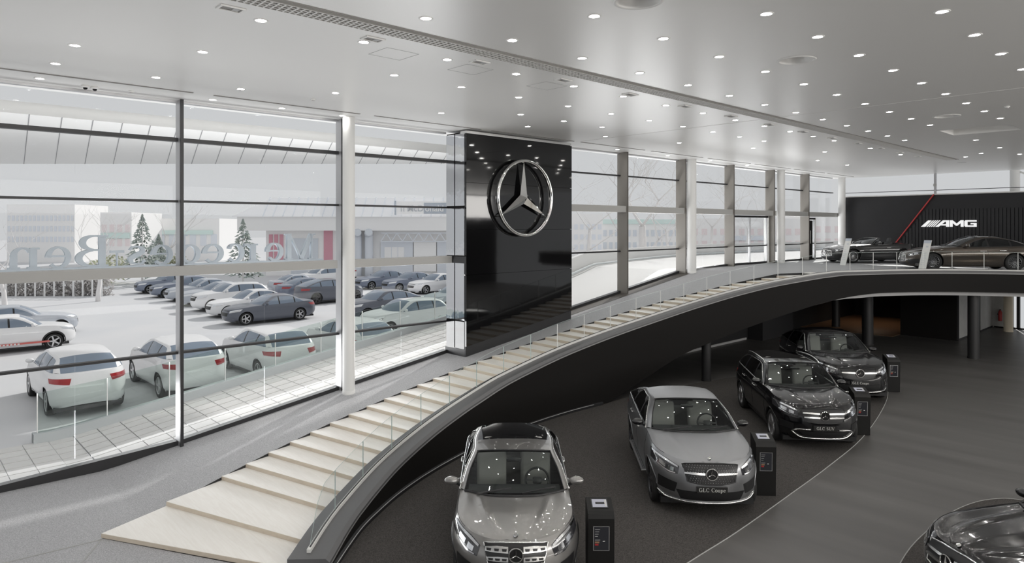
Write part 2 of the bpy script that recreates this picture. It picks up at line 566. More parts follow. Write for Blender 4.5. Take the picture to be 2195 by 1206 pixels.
# ---- curved wall with kerb
wl = MB(); rows = []
for i, p in enumerate(OC):
    rows.append([(p.x,p.y,ZBOT(p.x)), (p.x,p.y,KZ[i]-0.09)])
wl.grid(rows)
# end face of the wall at the foot of the stairs
wallc = struct(wl.build('wall_curved', 'dark_wall', smooth=True, angle=40))
kb = MB(); rows = []
OI = offset_curve(OC, 0.05)
OL = offset_curve(OC, -0.012)
for i, p in enumerate(OC):
    q = IC[i]; z = KZ[i]
    rows.append([(OL[i].x,OL[i].y,z-0.11),(OL[i].x,OL[i].y,z-0.05),(OI[i].x,OI[i].y,z),(q.x,q.y,z-0.03),(q.x,q.y,z-0.42)])
kb.grid(rows)
kb.add(rows[0]+[(rows[0][4][0],rows[0][4][1],-0.02),(rows[0][0][0],rows[0][0][1],-0.02)], [(0,1,2,3,4,5,6)])
kb.build('kerb', 'kerb_grey', wallc, smooth=True, angle=30)
bl = MB(); rows = []
OB = offset_curve(OC, -0.05); OB2 = offset_curve(OC, -0.0)
for i, p in enumerate(OC):
    if p.x > 15.1: break
    rows.append([(OB[i].x,OB[i].y,0.0),(OB[i].x,OB[i].y,0.07),(OB2[i].x,OB2[i].y,0.09)])
bl.grid(rows)
bb = struct(bl.build('baseboard_curved', 'black_frame', smooth=True, angle=40))
MB().tube([(OB[i].x,OB[i].y,0.078) for i in range(len(OC)) if OC[i].x < 15.0], 0.008, 5).build('edge_strip', 'soffit_grey', bb)
lt = MB(); rows = []
OL2 = offset_curve(OC, -0.016)
for i, p in enumerate(OC): rows.append([(OL2[i].x,OL2[i].y,KZ[i]-0.115),(OL2[i].x,OL2[i].y,KZ[i]-0.085)])
lt.grid(rows)
lt.build('kerb_line', 'kerb_light', wallc, smooth=True)

# ---- staircase
stair = thing('staircase', 'long shallow curving flight of pale oak steps beside the grey ramp', 'staircase', (2.62, 12.5, 0))
stair.location = (0,0,0)
for k in range(NS-1):
    L0, R0, n0 = NL[k]; L1, R1, n1 = NL[k+1]
    z1 = RISE*(k+1); z0 = z1-RISE-0.012 if k else 0.006
    ov = 0.03
    b0 = L0; b1 = R0+n0*0.08
    back = (L1-L0).normalized()*0.06
    c1 = R1+n1*0.08+back; c0 = L1+back
    lo = [(p.x,p.y,z0) for p in (b0,b1,c1,c0)]; hi = [(p.x,p.y,z1) for p in (b0,b1,c1,c0)]
    MB().hexa(lo, hi).build('tread', 'tread_wood', stair)
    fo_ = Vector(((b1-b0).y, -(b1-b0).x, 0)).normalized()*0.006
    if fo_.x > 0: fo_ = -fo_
    MB().hexa([(p.x,p.y,z0+0.002) for p in (b0+fo_,b1+fo_,b1-fo_,b0-fo_)], [(p.x,p.y,z1-0.004) for p in (b0+fo_,b1+fo_,b1-fo_,b0-fo_)]).build('riser', 'oak_shaded', stair)  # thin strip over the tread front carrying the painted shade
L0, R0, n0 = NL[NS-1]
b1 = R0+n0*0.08
MB().hexa([(L0.x,L0.y,ZU-RISE),(b1.x,b1.y,ZU-RISE),(b1.x+0.9,b1.y-0.45,ZU-RISE),(L0.x+0.35,L0.y-0.15,ZU-RISE)],
          [(L0.x,L0.y,ZU+0.012),(b1.x,b1.y,ZU+0.012),(b1.x+0.9,b1.y-0.45,ZU+0.012),(L0.x+0.35,L0.y-0.15,ZU+0.012)]).build('tread', 'tread_wood', stair)
# carcass under the treads (fills the flight)
cb = MB(); rows = []
for k in range(NS):
    L0, R0, n0 = NL[k]; z = RISE*(k+1)
    rows.append([(L0.x,L0.y,z-RISE-0.06),(R0.x,R0.y,z-RISE-0.06)])
cb.grid(rows[1:])
cb.build('carcass', 'black_frame', stair)

# ---- glass balustrade on the kerb
bal = thing('glass_balustrade', 'frameless glass balustrade following the curved kerb of the stairs', 'balustrade')
SHW = lin([(5,0.26),(9,0.20),(14,0.12),(20,0.10),(33,0.10)])
GC = [p+(q-p).normalized()*((q-p).length-SHW(p.x)) for p, q in zip(OC, IC)]
AG = arclen(GC)
def gpt(a):
    i = 0
    while i < len(AG)-2 and AG[i+1] < a: i += 1
    f = clamp((a-AG[i])/(AG[i+1]-AG[i]))
    p = GC[i].lerp(GC[i+1], f); z = lerp(KZ[i], KZ[i+1], f)-0.02
    t = (GC[i+1]-GC[i]).normalized()
    return p, z, Vector((-t.y, t.x, 0))
def strip(mb, a0, a1, zlo, zhi, w, n=6, hi0=None):
    rows = []
    for k in range(n+1):
        a = lerp(a0, a1, k/n); p, z, nn = gpt(a)
        l = p-nn*w/2; r = p+nn*w/2
        rows.append([(l.x,l.y,z+zlo),(l.x,l.y,z+zhi),(r.x,r.y,z+zhi),(r.x,r.y,z+zlo)])
    o = len(mb.v)
    mb.grid(rows, closed_u=True)
    e = o+4*n
    mb.f += [(o,o+1,o+2,o+3)[::-1], (e,e+1,e+2,e+3)]; mb.m += [0, 0]
A0 = 0.22
mb = MB(); strip(mb, A0-0.06, AG[-1]-0.3, 0.0, 0.055, 0.06, 120)
mb.build('base_shoe', 'shoe_white', bal, smooth=True, angle=40)
mb = MB(); strip(mb, A0, AG[-1]-0.3, 0.055, 0.066, 0.02, 120)
mb.build('shoe_gasket', 'black_frame', bal)
npan = 34; plen = (AG[-1]-0.3-A0)/npan
for k in range(npan):
    a0 = A0+k*plen; a1 = a0+plen-0.012
    mb = MB()
    if k == 0:
        rows = []
        for j in range(7):
            a = lerp(a0, a1, j/6); p, z, nn = gpt(a); w = 0.017
            h = lerp(0.10, 0.70, clamp((a-a0)/0.42))
            l = p-nn*w/2; r = p+nn*w/2
            rows.append([(l.x,l.y,z+0.05),(l.x,l.y,z+h),(r.x,r.y,z+h),(r.x,r.y,z+0.05)])
        mb.grid(rows, closed_u=True)
    else: strip(mb, a0, a1, 0.05, 0.70, 0.017)
    mb.build('glass_panel', 'rail_glass', bal)
    e = MB()
    p, z, nn = gpt(a1+0.006)
    t = Vector((nn.y, -nn.x, 0))
    if k < npan-1:
        e.bar((p.x,p.y,z+0.05), (p.x,p.y,z+0.70), 0.009, 0.018, up=t)
        e.build('panel_joint', 'glass_edge' if k < 8 else 'shoe_white', bal)
e = MB()
tp = []
for j in range(121):
    a = lerp(A0, AG[-1]-0.3, j/120); p, z, nn = gpt(a)
    h = lerp(0.10, 0.70, clamp((a-A0)/0.42)); tp.append((p.x,p.y,z+h+0.004))
e.tube(tp, 0.0035, 5)
e.build('top_edge', 'glass_edge', bal)

# ---- window front
MS = lambda k: 0.91+3.94*k
wn = [0]
def pane_quad(w, s0, s1, z00, z01, z10, z11, name='pane', t=FT):
    """z00,z01 bottom/top at s0; z10,z11 at s1"""
    MB().hexa([(s0,t,z00),(s1,t,z10),(s1,t+0.03,z10),(s0,t+0.03,z00)], [(s0,t,z01),(s1,t,z11),(s1,t+0.03,z11),(s0,t+0.03,z01)]).build(name, 'pane', w)
def bay(k, left):
    s0, s1 = MS(k), MS(k+1)
    if left and s1 > 12.3: s1 = 12.3
    if not left and s0 < 16.75: s0 = 16.75
    wn[0] += 1
    w = thing('window_%d' % wn[0], None, None); struct(w)
    b0, b1 = zramp(s0)+0.02, zramp(s1)+0.02
    levels = [2.25, 4.08, 5.60, 6.96, ZC] if left else [4.10, 5.69, 6.96, ZC]
    mid = (MS(k)+MS(k+1))/2
    cuts = [s0, mid, s1] if s0+0.4 < mid < s1-0.4 else [s0, s1]
    for a, b in zip(cuts, cuts[1:]):
        za, zb = lerp(b0,b1,(a-s0)/(s1-s0)), lerp(b0,b1,(b-s0)/(s1-s0))
        prev = None
        for zl in levels:
            if prev is None: pane_quad(w, a+0.006, b-0.006, za+0.08, zl, zb+0.08, zl)
            else: pane_quad(w, a+0.006, b-0.006, prev, zl, prev, zl)
            prev = zl
    for zl in levels[:-1]:
        if left and zl == 4.08 or (not left and zl == 5.69): continue
        hh = 0.085 if (left and zl == 6.96) else 0.05
        dd = 0.10
        MB().box(s0, s1, FT-dd, FT+0.05, zl-hh/2, zl+hh/2).build('transom', 'black_frame' if left else 'charcoal', w)
    MB().hexa([(s0,FT-0.10,b0-0.30),(s1,FT-0.10,b1-0.30),(s1,FT+0.08,b1-0.30),(s0,FT+0.08,b0-0.30)],
              [(s0,FT-0.10,b0+0.08),(s1,FT-0.10,b1+0.08),(s1,FT+0.08,b1+0.08),(s0,FT+0.08,b0+0.08)]).build('sill', 'black_frame', w)
    if s0 == MS(k) :
        dep = 0.22 if left else 0.40
        MB().box(s0-0.035, s0+0.035, FT-dep, FT+0.06, b0-0.02, ZC).build('mullion', 'aluminium' if left else 'bronze_grey', w)
        MB().box(s0-0.033, s0+0.033, FT-dep-(0.05 if left else 0.012), FT-dep, b0-0.02, ZC).build('mullion_cap', 'black_frame' if left else 'bronze_dark', w)
    MB().box(s0, s1, FT-0.06, FT+0.08, ZC-0.05, ZC+0.02).build('head_frame', 'aluminium', w)
    return w
for k in range(-3, 3): bay(k, True)
for k in range(4, 10): bay(k, False)
for i, (a, b, z0, z1) in enumerate([(-9,8.58,3.97,4.18),(8.96,12.75,3.97,4.18),(16.8,24.55,5.57,5.81),(24.93,32.70,5.57,5.81),(33.1,40.6,5.57,5.81)]):
    struct(MB().rbox(a, b, FT-0.36, FT-0.04, z0, z1, 0.012).build('trim_%d' % (i+2), 'beam_grey'))
# white columns beside the glass
for s, t, r in ((8.77,15.42,0.155),(24.74,15.45,0.19),(32.9,15.5,0.19),(40.35,15.45,0.19)):
    z0 = zramp(s)
    lab = {8.77:'white round column between the left window bays at the ramp', 24.74:'white round column at the top of the ramp where the glass bends',
           32.9:'white round column beside the double glass doors', 40.35:'white round column in the far corner by the dark wall'}[s]
    c = thing('column', lab, 'column', (s, t, z0), 0, 'white round columns at the window front')
    MB().cyl((0,0,-0.05), (0,0,ZC-z0), r, n=28).build('shaft', 'white_col', c, smooth=True, angle=40)
    MB().cyl((0,0,0.0), (0,0,0.09), r+0.006, n=28).build('collar', 'white_paint', c, smooth=True, angle=40)
# glass doors of the right part
def door(n, s0, s1, z1, leafs):
    d = thing('door_%d' % n, None, None); struct(d)
    for s in (s0, s1): MB().box(s-0.05, s+0.05, FT-0.16, FT+0.06, ZU, z1).build('jamb', 'shoe_white', d)
    MB().box(s0, s1, FT-0.16, FT+0.06, z1-0.09, z1).build('head', 'charcoal', d)
    for i in range(leafs):
        a = lerp(s0, s1, i/leafs)+0.06; b = lerp(s0, s1, (i+1)/leafs)-0.06
        lf = MB().box(a, b, FT-0.09, FT-0.07, ZU+0.05, z1-0.1).build('leaf', 'pane', d)
        e = MB()
        for q in (a, b): e.box(q-0.02, q+0.02, FT-0.1, FT-0.05, ZU+0.02, z1-0.1)
        e.build('leaf_frame', 'aluminium', lf)
    return d
door(1, 28.75, 32.3, 5.55, 2)
d2 = door(2, 36.9, 37.75, 5.5, 1)
MB().box(37.08, 37.42, FT-0.14, FT-0.08, ZU+0.06, 5.36).build('dark_panel', 'dark_wall', d2)
MB().bar((37.02,FT-0.2,ZU+0.9),(37.02,FT-0.2,ZU+1.6),0.03,0.03).build('pull_handle', 'chrome_satin', d2)

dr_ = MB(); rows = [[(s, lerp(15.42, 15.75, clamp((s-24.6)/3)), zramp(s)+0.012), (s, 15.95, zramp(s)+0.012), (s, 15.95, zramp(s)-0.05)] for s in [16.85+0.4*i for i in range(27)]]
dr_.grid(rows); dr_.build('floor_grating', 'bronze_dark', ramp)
# ---- dark emblem wall standing in the window front
py = thing('emblem_wall', 'tall gloss black wall slab with polished steel edge carrying the star', 'wall panel', (12.25, 15, 1.3))
py.location = (0,0,0)
S0, S1, T0 = 12.30, 16.80, 15.0
ys = [ (None, 2.35), (2.35, 3.65), (3.65, 4.95), (4.95, 6.30), (6.30, 7.70) ]
for i, (a, b) in enumerate(ys):
    za0 = zramp(S0)+0.30 if a is None else a
    za1 = zramp(S1)+0.30 if a is None else a
    MB().hexa([(S0,T0,za0+0.004),(S1,T0,za1+0.004),(S1,T0+0.08,za1+0.004),(S0,T0+0.08,za0+0.004)],
              [(S0,T0,b-0.004),(S1,T0,b-0.004),(S1,T0+0.08,b-0.004),(S0,T0+0.08,b-0.004)]).build('face_panel', 'gloss_black', py)
MB().hexa([(S0,T0+0.03,zramp(S0)-0.05),(S1,T0+0.03,zramp(S1)-0.05),(S1,T0+0.5,zramp(S1)-0.05),(S0,T0+0.5,zramp(S0)-0.05)],
          [(S0,T0+0.03,zramp(S0)+0.30),(S1,T0+0.03,zramp(S1)+0.30),(S1,T0+0.5,zramp(S1)+0.30),(S0,T0+0.5,zramp(S0)+0.30)]).build('plinth', 'black_frame', py)
MB().box(S0+0.03, S1-0.005, T0+0.085, T0+0.95, 1.7, 7.76).build('core', 'dark_wall', py)
for a, b in ((15.08,15.50),(15.54,15.92)):
    for z0, z1 in ((zramp(S0)+0.22,2.30),(2.34,4.0),(4.2,5.58),(5.64,7.72)):
        MB().box(S0-0.012, S0+0.02, a, b, z0, z1).build('steel_panel', 'steel_mirror' if z0 > 2 else 'gloss_black', py)  # lowest panels blackened to dim the added lamp mirrored there
MB().box(S0-0.005, S0+0.025, 15.06, 15.98, zramp(S0)-0.02, zramp(S0)+0.2).build('return_base', 'black_frame', py)
MB().box(S0-0.02, S0+0.01, 15.0, 15.95, 3.98, 4.18).build('return_rail', 'charcoal', py)
MB().box(S0+0.02, S1, T0+0.02, T0+0.3, 7.715, 7.79).build('top_rail', 'chrome_satin', py)
MB().box(S1-0.006, S1+0.012, T0+0.08, T0+0.96, 2.3, 7.72).build('end_panel', 'gloss_black', py)

def star_mesh(mb, R, depth, waist=0.155, c=(0,0,0)):
    """three-pointed faceted star in the x-z plane facing -y"""
    pts = []
    for k in range(6):
        a = PI/2+k*PI/3
        r = R if k % 2 == 0 else R*waist
        pts.append((c[0]+r*math.cos(a), c[1], c[2]+r*math.sin(a)))
    f = (c[0], c[1]-depth, c[2]); bk = (c[0], c[1]+depth*0.2, c[2])
    v = pts+[f, bk]
    fs = []
    for k in range(6):
        fs.append((k, (k+1) % 6, 6)); fs.append(((k+1) % 6, k, 7))
    mb.add(v, fs)
    return mb
em = thing('star_emblem', 'large polished chrome three-pointed star in a ring on the black wall', 'emblem', (14.46, 14.80, 5.91))
RE = 1.19
ring = MB()
prof = []
nr = 14
rows = []
for k in range(72):
    a = 2*PI*k/72; row = []
    for j in range(nr):
        b = 2*PI*j/nr
        r = RE-0.055+0.055*math.cos(b); y = 0.075*math.sin(b)
        row.append((r*math.cos(a), y, r*math.sin(a)))
    rows.append(row)
rows.append(rows[0])
ring.grid(rows, closed_u=True)
ring.build('ring', 'chrome', em, smooth=True, weld=1e-5)
st = MB(); star_mesh(st, RE-0.07, 0.15, 0.16, (0,0.06,0)); st.build('star', 'chrome', em)
for k in range(3):
    a = PI/2+k*2*PI/3
    sp = MB()
    sp.cyl((math.cos(a)*(RE-0.06), 0.05, math.sin(a)*(RE-0.06)), (math.cos(a)*(RE-0.06), 0.198, math.sin(a)*(RE-0.06)), 0.02, n=8)
    sp.build('standoff', 'chrome_satin', em)

# ---- wall of the upper floor at the far end
WS = 40.8
wr = struct(MB().box(WS, WS+0.25, -4, 15.62, ZU, 6.74).build('wall_right', 'charcoal'))
def stripe_t(z): return 12.68+(z-4.27)*(11.01-12.68)/(6.64-4.27)
t = 12.55
while t > 4.0:
    zt = 5.95
    if t > stripe_t(5.95)-0.1:
        zt = 4.27+(12.68-0.12-t)*(6.64-4.27)/(12.68-11.01)
    if zt > ZU+0.3:
        MB().box(WS-0.06, WS+0.01, t-0.065, t+0.065, ZU+0.02, min(zt, 5.95)).build('slat', 'charcoal_slat', wr)
    t -= 0.16
rs = MB()
rs.bar((WS-0.09, stripe_t(3.75), 3.75), (WS-0.09, stripe_t(6.72), 6.72), 0.05, 0.10, up=(1,0,0))
rs.build('red_stripe', 'red_paint', wr)
MB().box(WS-0.03, WS+0.28, -4, 15.62, 6.70, 6.76).build('wall_cap', 'shoe_white', wr)
sg = thing('wall_sign', 'glowing white sign of slanted bars and bold letters on the dark slat wall', 'sign', (WS-0.12, 10.4, 5.185))
# local: x along -t (reads left to right), y up
def sg_poly(name, poly):
    P = [(0, -(x-1.155), (y-0.17)) for x, y in poly]
    MB().slab(P, (0.06,0,0)).build(name, 'sign_white', sg)
LH = 0.34
def sl(x, y): return x+0.28*y
for k, (x0, w) in enumerate(((0.0,0.20),(0.26,0.045),(0.36,0.045),(0.46,0.045),(0.56,0.045))):
    sg_poly('slash', [(x0,0),(x0+w,0),(x0+w+0.30,LH),(x0+0.30 if k else x0+0.34,LH)][:4])
def A_(x):
    sg_poly('letter', [(x,0),(x+0.16,0),(x+0.44,0.26),(x+0.44,0.26),(x+0.50,0.26),(x+0.50,0),(x+0.63,0),(x+0.63,LH),(x+0.36,LH)])
    sg_poly('letter_bar', [(x+0.26,0.07),(x+0.5,0.07),(x+0.5,0.14),(x+0.33,0.14)])
A_(0.66)
def M_(x):
    sg_poly('letter', [(x,0),(x+0.12,0),(x+0.12,0.20),(x+0.27,0.06),(x+0.33,0.06),(x+0.48,0.20),(x+0.48,0),(x+0.60,0),(x+0.60,LH),(x+0.48,LH),(x+0.30,0.17),(x+0.12,LH),(x,LH)])
M_(1.33)
def G_(x):
    sg_poly('letter', [(x+0.05,0),(x+0.52,0),(x+0.52,0.20),(x+0.27,0.20),(x+0.27,0.13),(x+0.40,0.13),(x+0.40,0.08),(x+0.13,0.08),(x+0.13,0.26),(x+0.52,0.26),(x+0.52,LH),(x+0.05,LH),(x,LH-0.05),(x,0.05)])
G_(1.97)
# clerestory above the wall
wn[0] += 1
cw = thing('window_%d' % wn[0], None, None); struct(cw)
for a, b in ((15.6,13.2),(13.15,10.95),(10.9,8.0),(7.95,5.2),(5.15,2.0),(1.95,-2)):
    MB().box(WS+0.10, WS+0.13, b, a, 6.77, ZC).build('pane', 'pane', cw)
for tt in (10.93,):
    MB().box(WS+0.02, WS+0.16, tt-0.05, tt+0.05, 6.76, ZC).build('post', 'aluminium', cw)
    MB().box(WS-0.02, WS+0.02, tt-0.07, tt+0.07, 7.15, 7.28).build('bracket', 'beam_grey', cw)
MB().box(WS+0.06, WS+0.10, -2, 15.6, 6.93, 6.96).build('transom', 'charcoal', cw)
cc = thing('column', 'white round column rising above the dark wall at the right edge', 'column', (WS+0.62, 7.62, ZU), 0, 'white round columns at the window front')
MB().cyl((0,0,0),(0,0,ZC-ZU), 0.21, n=28).build('shaft', 'white_col', cc, smooth=True, angle=40)
MB().cyl((0,0,0),(0,0,0.08), 0.22, n=28).build('collar', 'white_paint', cc, smooth=True, angle=40)
MB().bar((0.0,-0.1,ZC-ZU-0.05),(0.0,-1.6,ZC-ZU-0.75),0.09,0.09).build('brace', 'white_col', cc)

# ---- below the upper floor
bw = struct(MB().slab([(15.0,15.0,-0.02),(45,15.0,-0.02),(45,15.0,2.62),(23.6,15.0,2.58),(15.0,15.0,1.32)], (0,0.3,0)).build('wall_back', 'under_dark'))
MB().box(15.0, 28.4, 14.95, 15.0, 0, 0.09).build('skirting', 'soffit_grey', bw)
struct(MB().box(34.9, 35.2, 8.5, 10.75, 0, 2.62).build('wall_core', 'dark_wall'))
struct(MB().box(34.9, 34.96, 8.43, 8.5, 0, 2.62).build('trim_9', 'charcoal'))
cwl = struct(MB().box(35.0, 41.3, 8.47, 8.75, 0, 2.62).build('wall_passage', 'wall_grey'))
MB().box(37.45, 38.6, 8.44, 8.47, 0.03, 2.45).build('recess', 'dark_wall', cwl)
MB().box(35.0, 41.3, 8.45, 8.47, 0.0, 0.07).build('skirting', 'charcoal', cwl)
struct(MB().box(28.6, 31.6, 14.3, 15.0, 0, 2.62).build('wall_niche', 'charcoal'))
MB().box(28.55, 31.6, 14.22, 14.32, 1.05, 1.12).build('handrail', 'soffit_grey', bw)
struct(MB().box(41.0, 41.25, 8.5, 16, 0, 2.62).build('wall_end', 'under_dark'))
pl_ = thing('assumed_spot', 'assumed warm ceiling spotlight hidden deep under the upper floor', 'spotlight', (37.6, 12.9, 2.6))  # unseen lamp, assumed from the warm light on the boards below
MB().lathe([(0,0),(0.09,0),(0.09,-0.12),(0.07,-0.12),(0.06,-0.03),(0,-0.03)], 18).build('housing', 'plastic_dark', pl_, smooth=True, angle=40)
_ld = bpy.data.lights.new('assumed_spot_lamp', 'SPOT'); _ld.energy = 42; _ld.color = (1.0, 0.80, 0.62); _ld.spot_size = 2.2; _ld.spot_blend = 0.6; _ld.shadow_soft_size = 0.05
_lo = bpy.data.objects.new('assumed_spot_lamp', _ld); COL.objects.link(_lo); _lo.parent = pl_; _lo.location = (0, 0, -0.14)
fw = MB().box(34.0, 41.0, 10.8, 15.0, 0.0, 0.012).build('wood_boards', 'wood_orange', fl)
wn[0] += 1
lw_ = thing('window_%d' % wn[0], None, None); struct(lw_)
struct(MB().box(41.0, 41.2, 7.62, 8.5, 0, 2.62).build('wall_stub', 'wall_grey'))
MB().box(41.1, 41.13, -6, 7.3, 0.05, 2.6).build('pane', 'pane', lw_)
for tt in (7.42, 4.0, 0.5, -3): MB().box(41.0, 41.2, tt-0.06, tt+0.06, 0, 2.62).build('post', 'charcoal', lw_)
MB().box(41.0, 41.2, -6, 8.4, 0, 0.06).build('sill', 'charcoal', lw_)
for (s, tt, r, m, lab) in ((19.85,11.85,0.15,'plastic_dark','slim dark column under the ramp behind the parked cars'),
                      (31.1,10.85,0.22,'plastic_dark','dark round column behind the hindmost black coupe'),
                      (30.75,6.95,0.19,'plastic_dark','dark round column standing free near the right edge'),
                      (35.3,13.8,0.19,'plastic_dark','dark round column deep under the upper floor'),
                      (39.8,7.58,0.19,'cream_col','cream round column beside the fire extinguisher')):
    c = thing('column', lab, 'column', (s,tt,0), 0, 'columns under the upper floor')
    zt = max(ZBOT(s), 1.3) if s < 27 else 2.6
    MB().cyl((0,0,0),(0,0,zt), r, n=24).build('shaft', m, c, smooth=True, angle=40)
    MB().cyl((0,0,0),(0,0,0.05), r+0.01, n=24).build('collar', m, c, smooth=True, angle=40)
struct(MB().box(-14, 41.3, -16.3, -16.0, 0, 5.6).build('wall_rear', 'dark_wall'))
wn[0] += 1
rw_ = thing('window_%d' % wn[0], None, None); struct(rw_)
for k in range(14):
    s0 = -14+3.95*k
    MB().box(s0+0.04, s0+3.91, -16.15, -16.12, 5.6, ZC).build('pane', 'pane', rw_)
    MB().box(s0-0.04, s0+0.04, -16.25, -16.0, 5.6, ZC).build('mullion', 'charcoal', rw_)
fe = thing('fire_extinguisher', 'red fire extinguisher hanging on the grey passage wall', 'extinguisher', (40.88, 8.12, 0.35))
MB().lathe([(0,0),(0.075,0.0),(0.08,0.03),(0.08,0.42),(0.05,0.50),(0.025,0.53),(0,0.53)], 20).build('cylinder', 'red_paint', fe, smooth=True, angle=40)
MB().box(-0.05,0.06,-0.015,0.015,0.53,0.58).build('valve', 'black_frame', fe)
MB().tube(spline([(0.05,0,0.55),(0.10,0,0.5),(0.10,0,0.25),(0.09,0,0.12)],5),0.012,6).build('hose','black_frame',fe)
MB().box(-0.02,0.02,0.06,0.11,0.3,0.36).build('bracket','black_frame',fe)
# ================================================================ ceiling
CS0, CS1 = -14.0, 41.3
cl = MB()
def quad(s0, s1, t0, t1, z=ZC): cl.add([(s0,t0,z),(s1,t0,z),(s1,t1,z),(s0,t1,z)], [(0,1,2,3)])
SPK = [6.89, 11.29, 19.82]
quad(CS0, CS1, -16, 4.25)
quad(CS0, CS1, 6.0, 7.98)
quad(CS0, CS1, 8.42, 16.6)
cur = CS0
def holed(cx, cy, h, r, n=32):
    v = []; f = []
    for k in range(n):
        a = 2*PI*k/n+PI/4
        c, s_ = math.cos(a), math.sin(a)
        m = max(abs(c), abs(s_))
        v.append((cx+r*c, cy+r*s_, ZC)); v.append((cx+h*c/m, cy+h*s_/m, ZC))
    for k in range(n):
        a = 2*k; b = 2*((k+1) % n)
        f.append((a, a+1, b+1, b))
    cl.add(v, f)
HATCH = (22.7, 24.15, 4.28, 5.97)
for c in SPK+['h']:
    if c == 'h':
        quad(cur, HATCH[0], 4.25, 6.0); quad(HATCH[0], HATCH[1], 4.25, HATCH[2]); quad(HATCH[0], HATCH[1], HATCH[3], 6.0)
        cur = HATCH[1]
    else:
        quad(cur, c-0.45, 4.25, 6.0); quad(c-0.45, c+0.45, 4.25, 4.6); quad(c-0.45, c+0.45, 5.5, 6.0)
        holed(c, 5.05, 0.45, 0.275); cur = c+0.45
quad(cur, CS1, 4.25, 6.0)
ceil_o = struct(cl.build('ceiling', 'ceiling'))
struct(MB().box(CS0-0.3, CS1+0.6, -16.5, 18.9, 8.35, 8.6).build('roof', 'white_paint'))
# joints in the plaster
MB().box(16.86, 16.88, -4, 7.9, ZC-0.004, ZC+0.001).build('ceiling_joint', 'white_paint', ceil_o)
MB().box(16.86, 16.88, 8.5, 14.7, ZC-0.004, ZC+0.001).build('ceiling_joint', 'white_paint', ceil_o)
# linear diffusers along the windows
for i in range(-1, 11):
    a = 1.25+3.94*i; b = a+3.52
    if b > 41: break
    if 12.9 < a < 13.5: b = 16.65
    MB().box(a, b, 14.745, 14.80, ZC-0.012, ZC+0.01).build('linear_diffuser', 'ceiling_shadow', ceil_o)
# access panels
for s0, t0 in ((5.79,9.0),(7.40,9.0),(9.41,9.05)):
    e = MB()
    for a, b in (((s0,t0),(s0+0.6,t0)),((s0+0.6,t0),(s0+0.6,t0+0.55)),((s0+0.6,t0+0.55),(s0,t0+0.55)),((s0,t0+0.55),(s0,t0))):
        e.bar((a[0],a[1],ZC-0.001),(b[0],b[1],ZC-0.001),0.008,0.005)
    e.build('access_panel', 'soffit_grey', ceil_o)
# hatch recess
hb = MB()
x0, x1, y0, y1 = HATCH
hb.add([(x0,y0,ZC),(x1,y0,ZC),(x1,y1,ZC),(x0,y1,ZC),(x0,y0,ZC+0.45),(x1,y0,ZC+0.45),(x1,y1,ZC+0.45),(x0,y1,ZC+0.45)],
       [(0,1,5,4),(1,2,6,5),(2,3,7,6),(3,0,4,7),(4,5,6,7)])
hb.build('hatch_recess', 'ceiling', ceil_o)
# ---- air grille channel
ch = MB()
GX0, GX1 = -6.0, 33.0
ch.add([(GX0,7.98,ZC),(GX1,7.98,ZC),(GX1,7.98,ZC+0.22),(GX0,7.98,ZC+0.22),(GX0,8.42,ZC),(GX1,8.42,ZC),(GX1,8.42,ZC+0.22),(GX0,8.42,ZC+0.22)],
       [(0,1,2,3),(4,5,6,7),(3,2,6,7),(0,3,7,4),(1,2,6,5)])
ch.build('grille_channel', 'void', ceil_o)
quad2 = MB()
quad2.add([(CS0,7.98,ZC),(GX0,7.98,ZC),(GX0,8.42,ZC),(CS0,8.42,ZC),(GX1,7.98,ZC),(CS1,7.98,ZC),(CS1,8.42,ZC),(GX1,8.42,ZC)], [(0,1,2,3),(4,5,6,7)])
quad2.build('ceiling_infill', 'ceiling', ceil_o)
gr = thing('air_grille', 'long white egg-crate air grille running across the ceiling', 'grille', (0,0,0))
e = MB(); e.box(GX0, GX1, 7.985, 8.095, ZC+0.03, ZC+0.035); e.build('side_plate', 'grille_white', gr)
e = MB(); e.box(GX0, GX1, 7.968, 7.985, ZC-0.012, ZC+0.05); e.build('dark_reveal', 'ceiling_shadow', gr)
for tt in (8.10, 8.18, 8.26, 8.34, 8.405):
    MB().box(GX0, GX1, tt-0.007, tt+0.007, ZC-0.010, ZC+0.04).build('long_bar', 'grille_white', gr)
bar0 = MB().box(-0.011, 0.011, 8.10, 8.405, ZC-0.012, ZC+0.035).build('cross_bar', 'grille_white', gr)
bar0.location.x = 3.05
for k in range(1, 190): clone(bar0, gr, (3.05+0.085*k, 0, 0))
far = MB()
x = 3.05+0.085*190
while x < GX1:
    far.box(x-0.011, x+0.011, 8.10, 8.405, ZC-0.012, ZC+0.035); x += 0.085
x = 3.05-0.085
while x > GX0:
    far.box(x-0.011, x+0.011, 8.10, 8.405, ZC-0.012, ZC+0.035); x -= 0.085
fo = far.build('cross_bars', 'grille_white', gr); fo['kind'] = 'stuff'
for k in range(16):
    MB().box(3.6+2.07*k-0.02, 3.6+2.07*k+0.02, 8.095, 8.41, ZC-0.004, ZC+0.05).build('joint_plate', 'ceiling_shadow', gr)

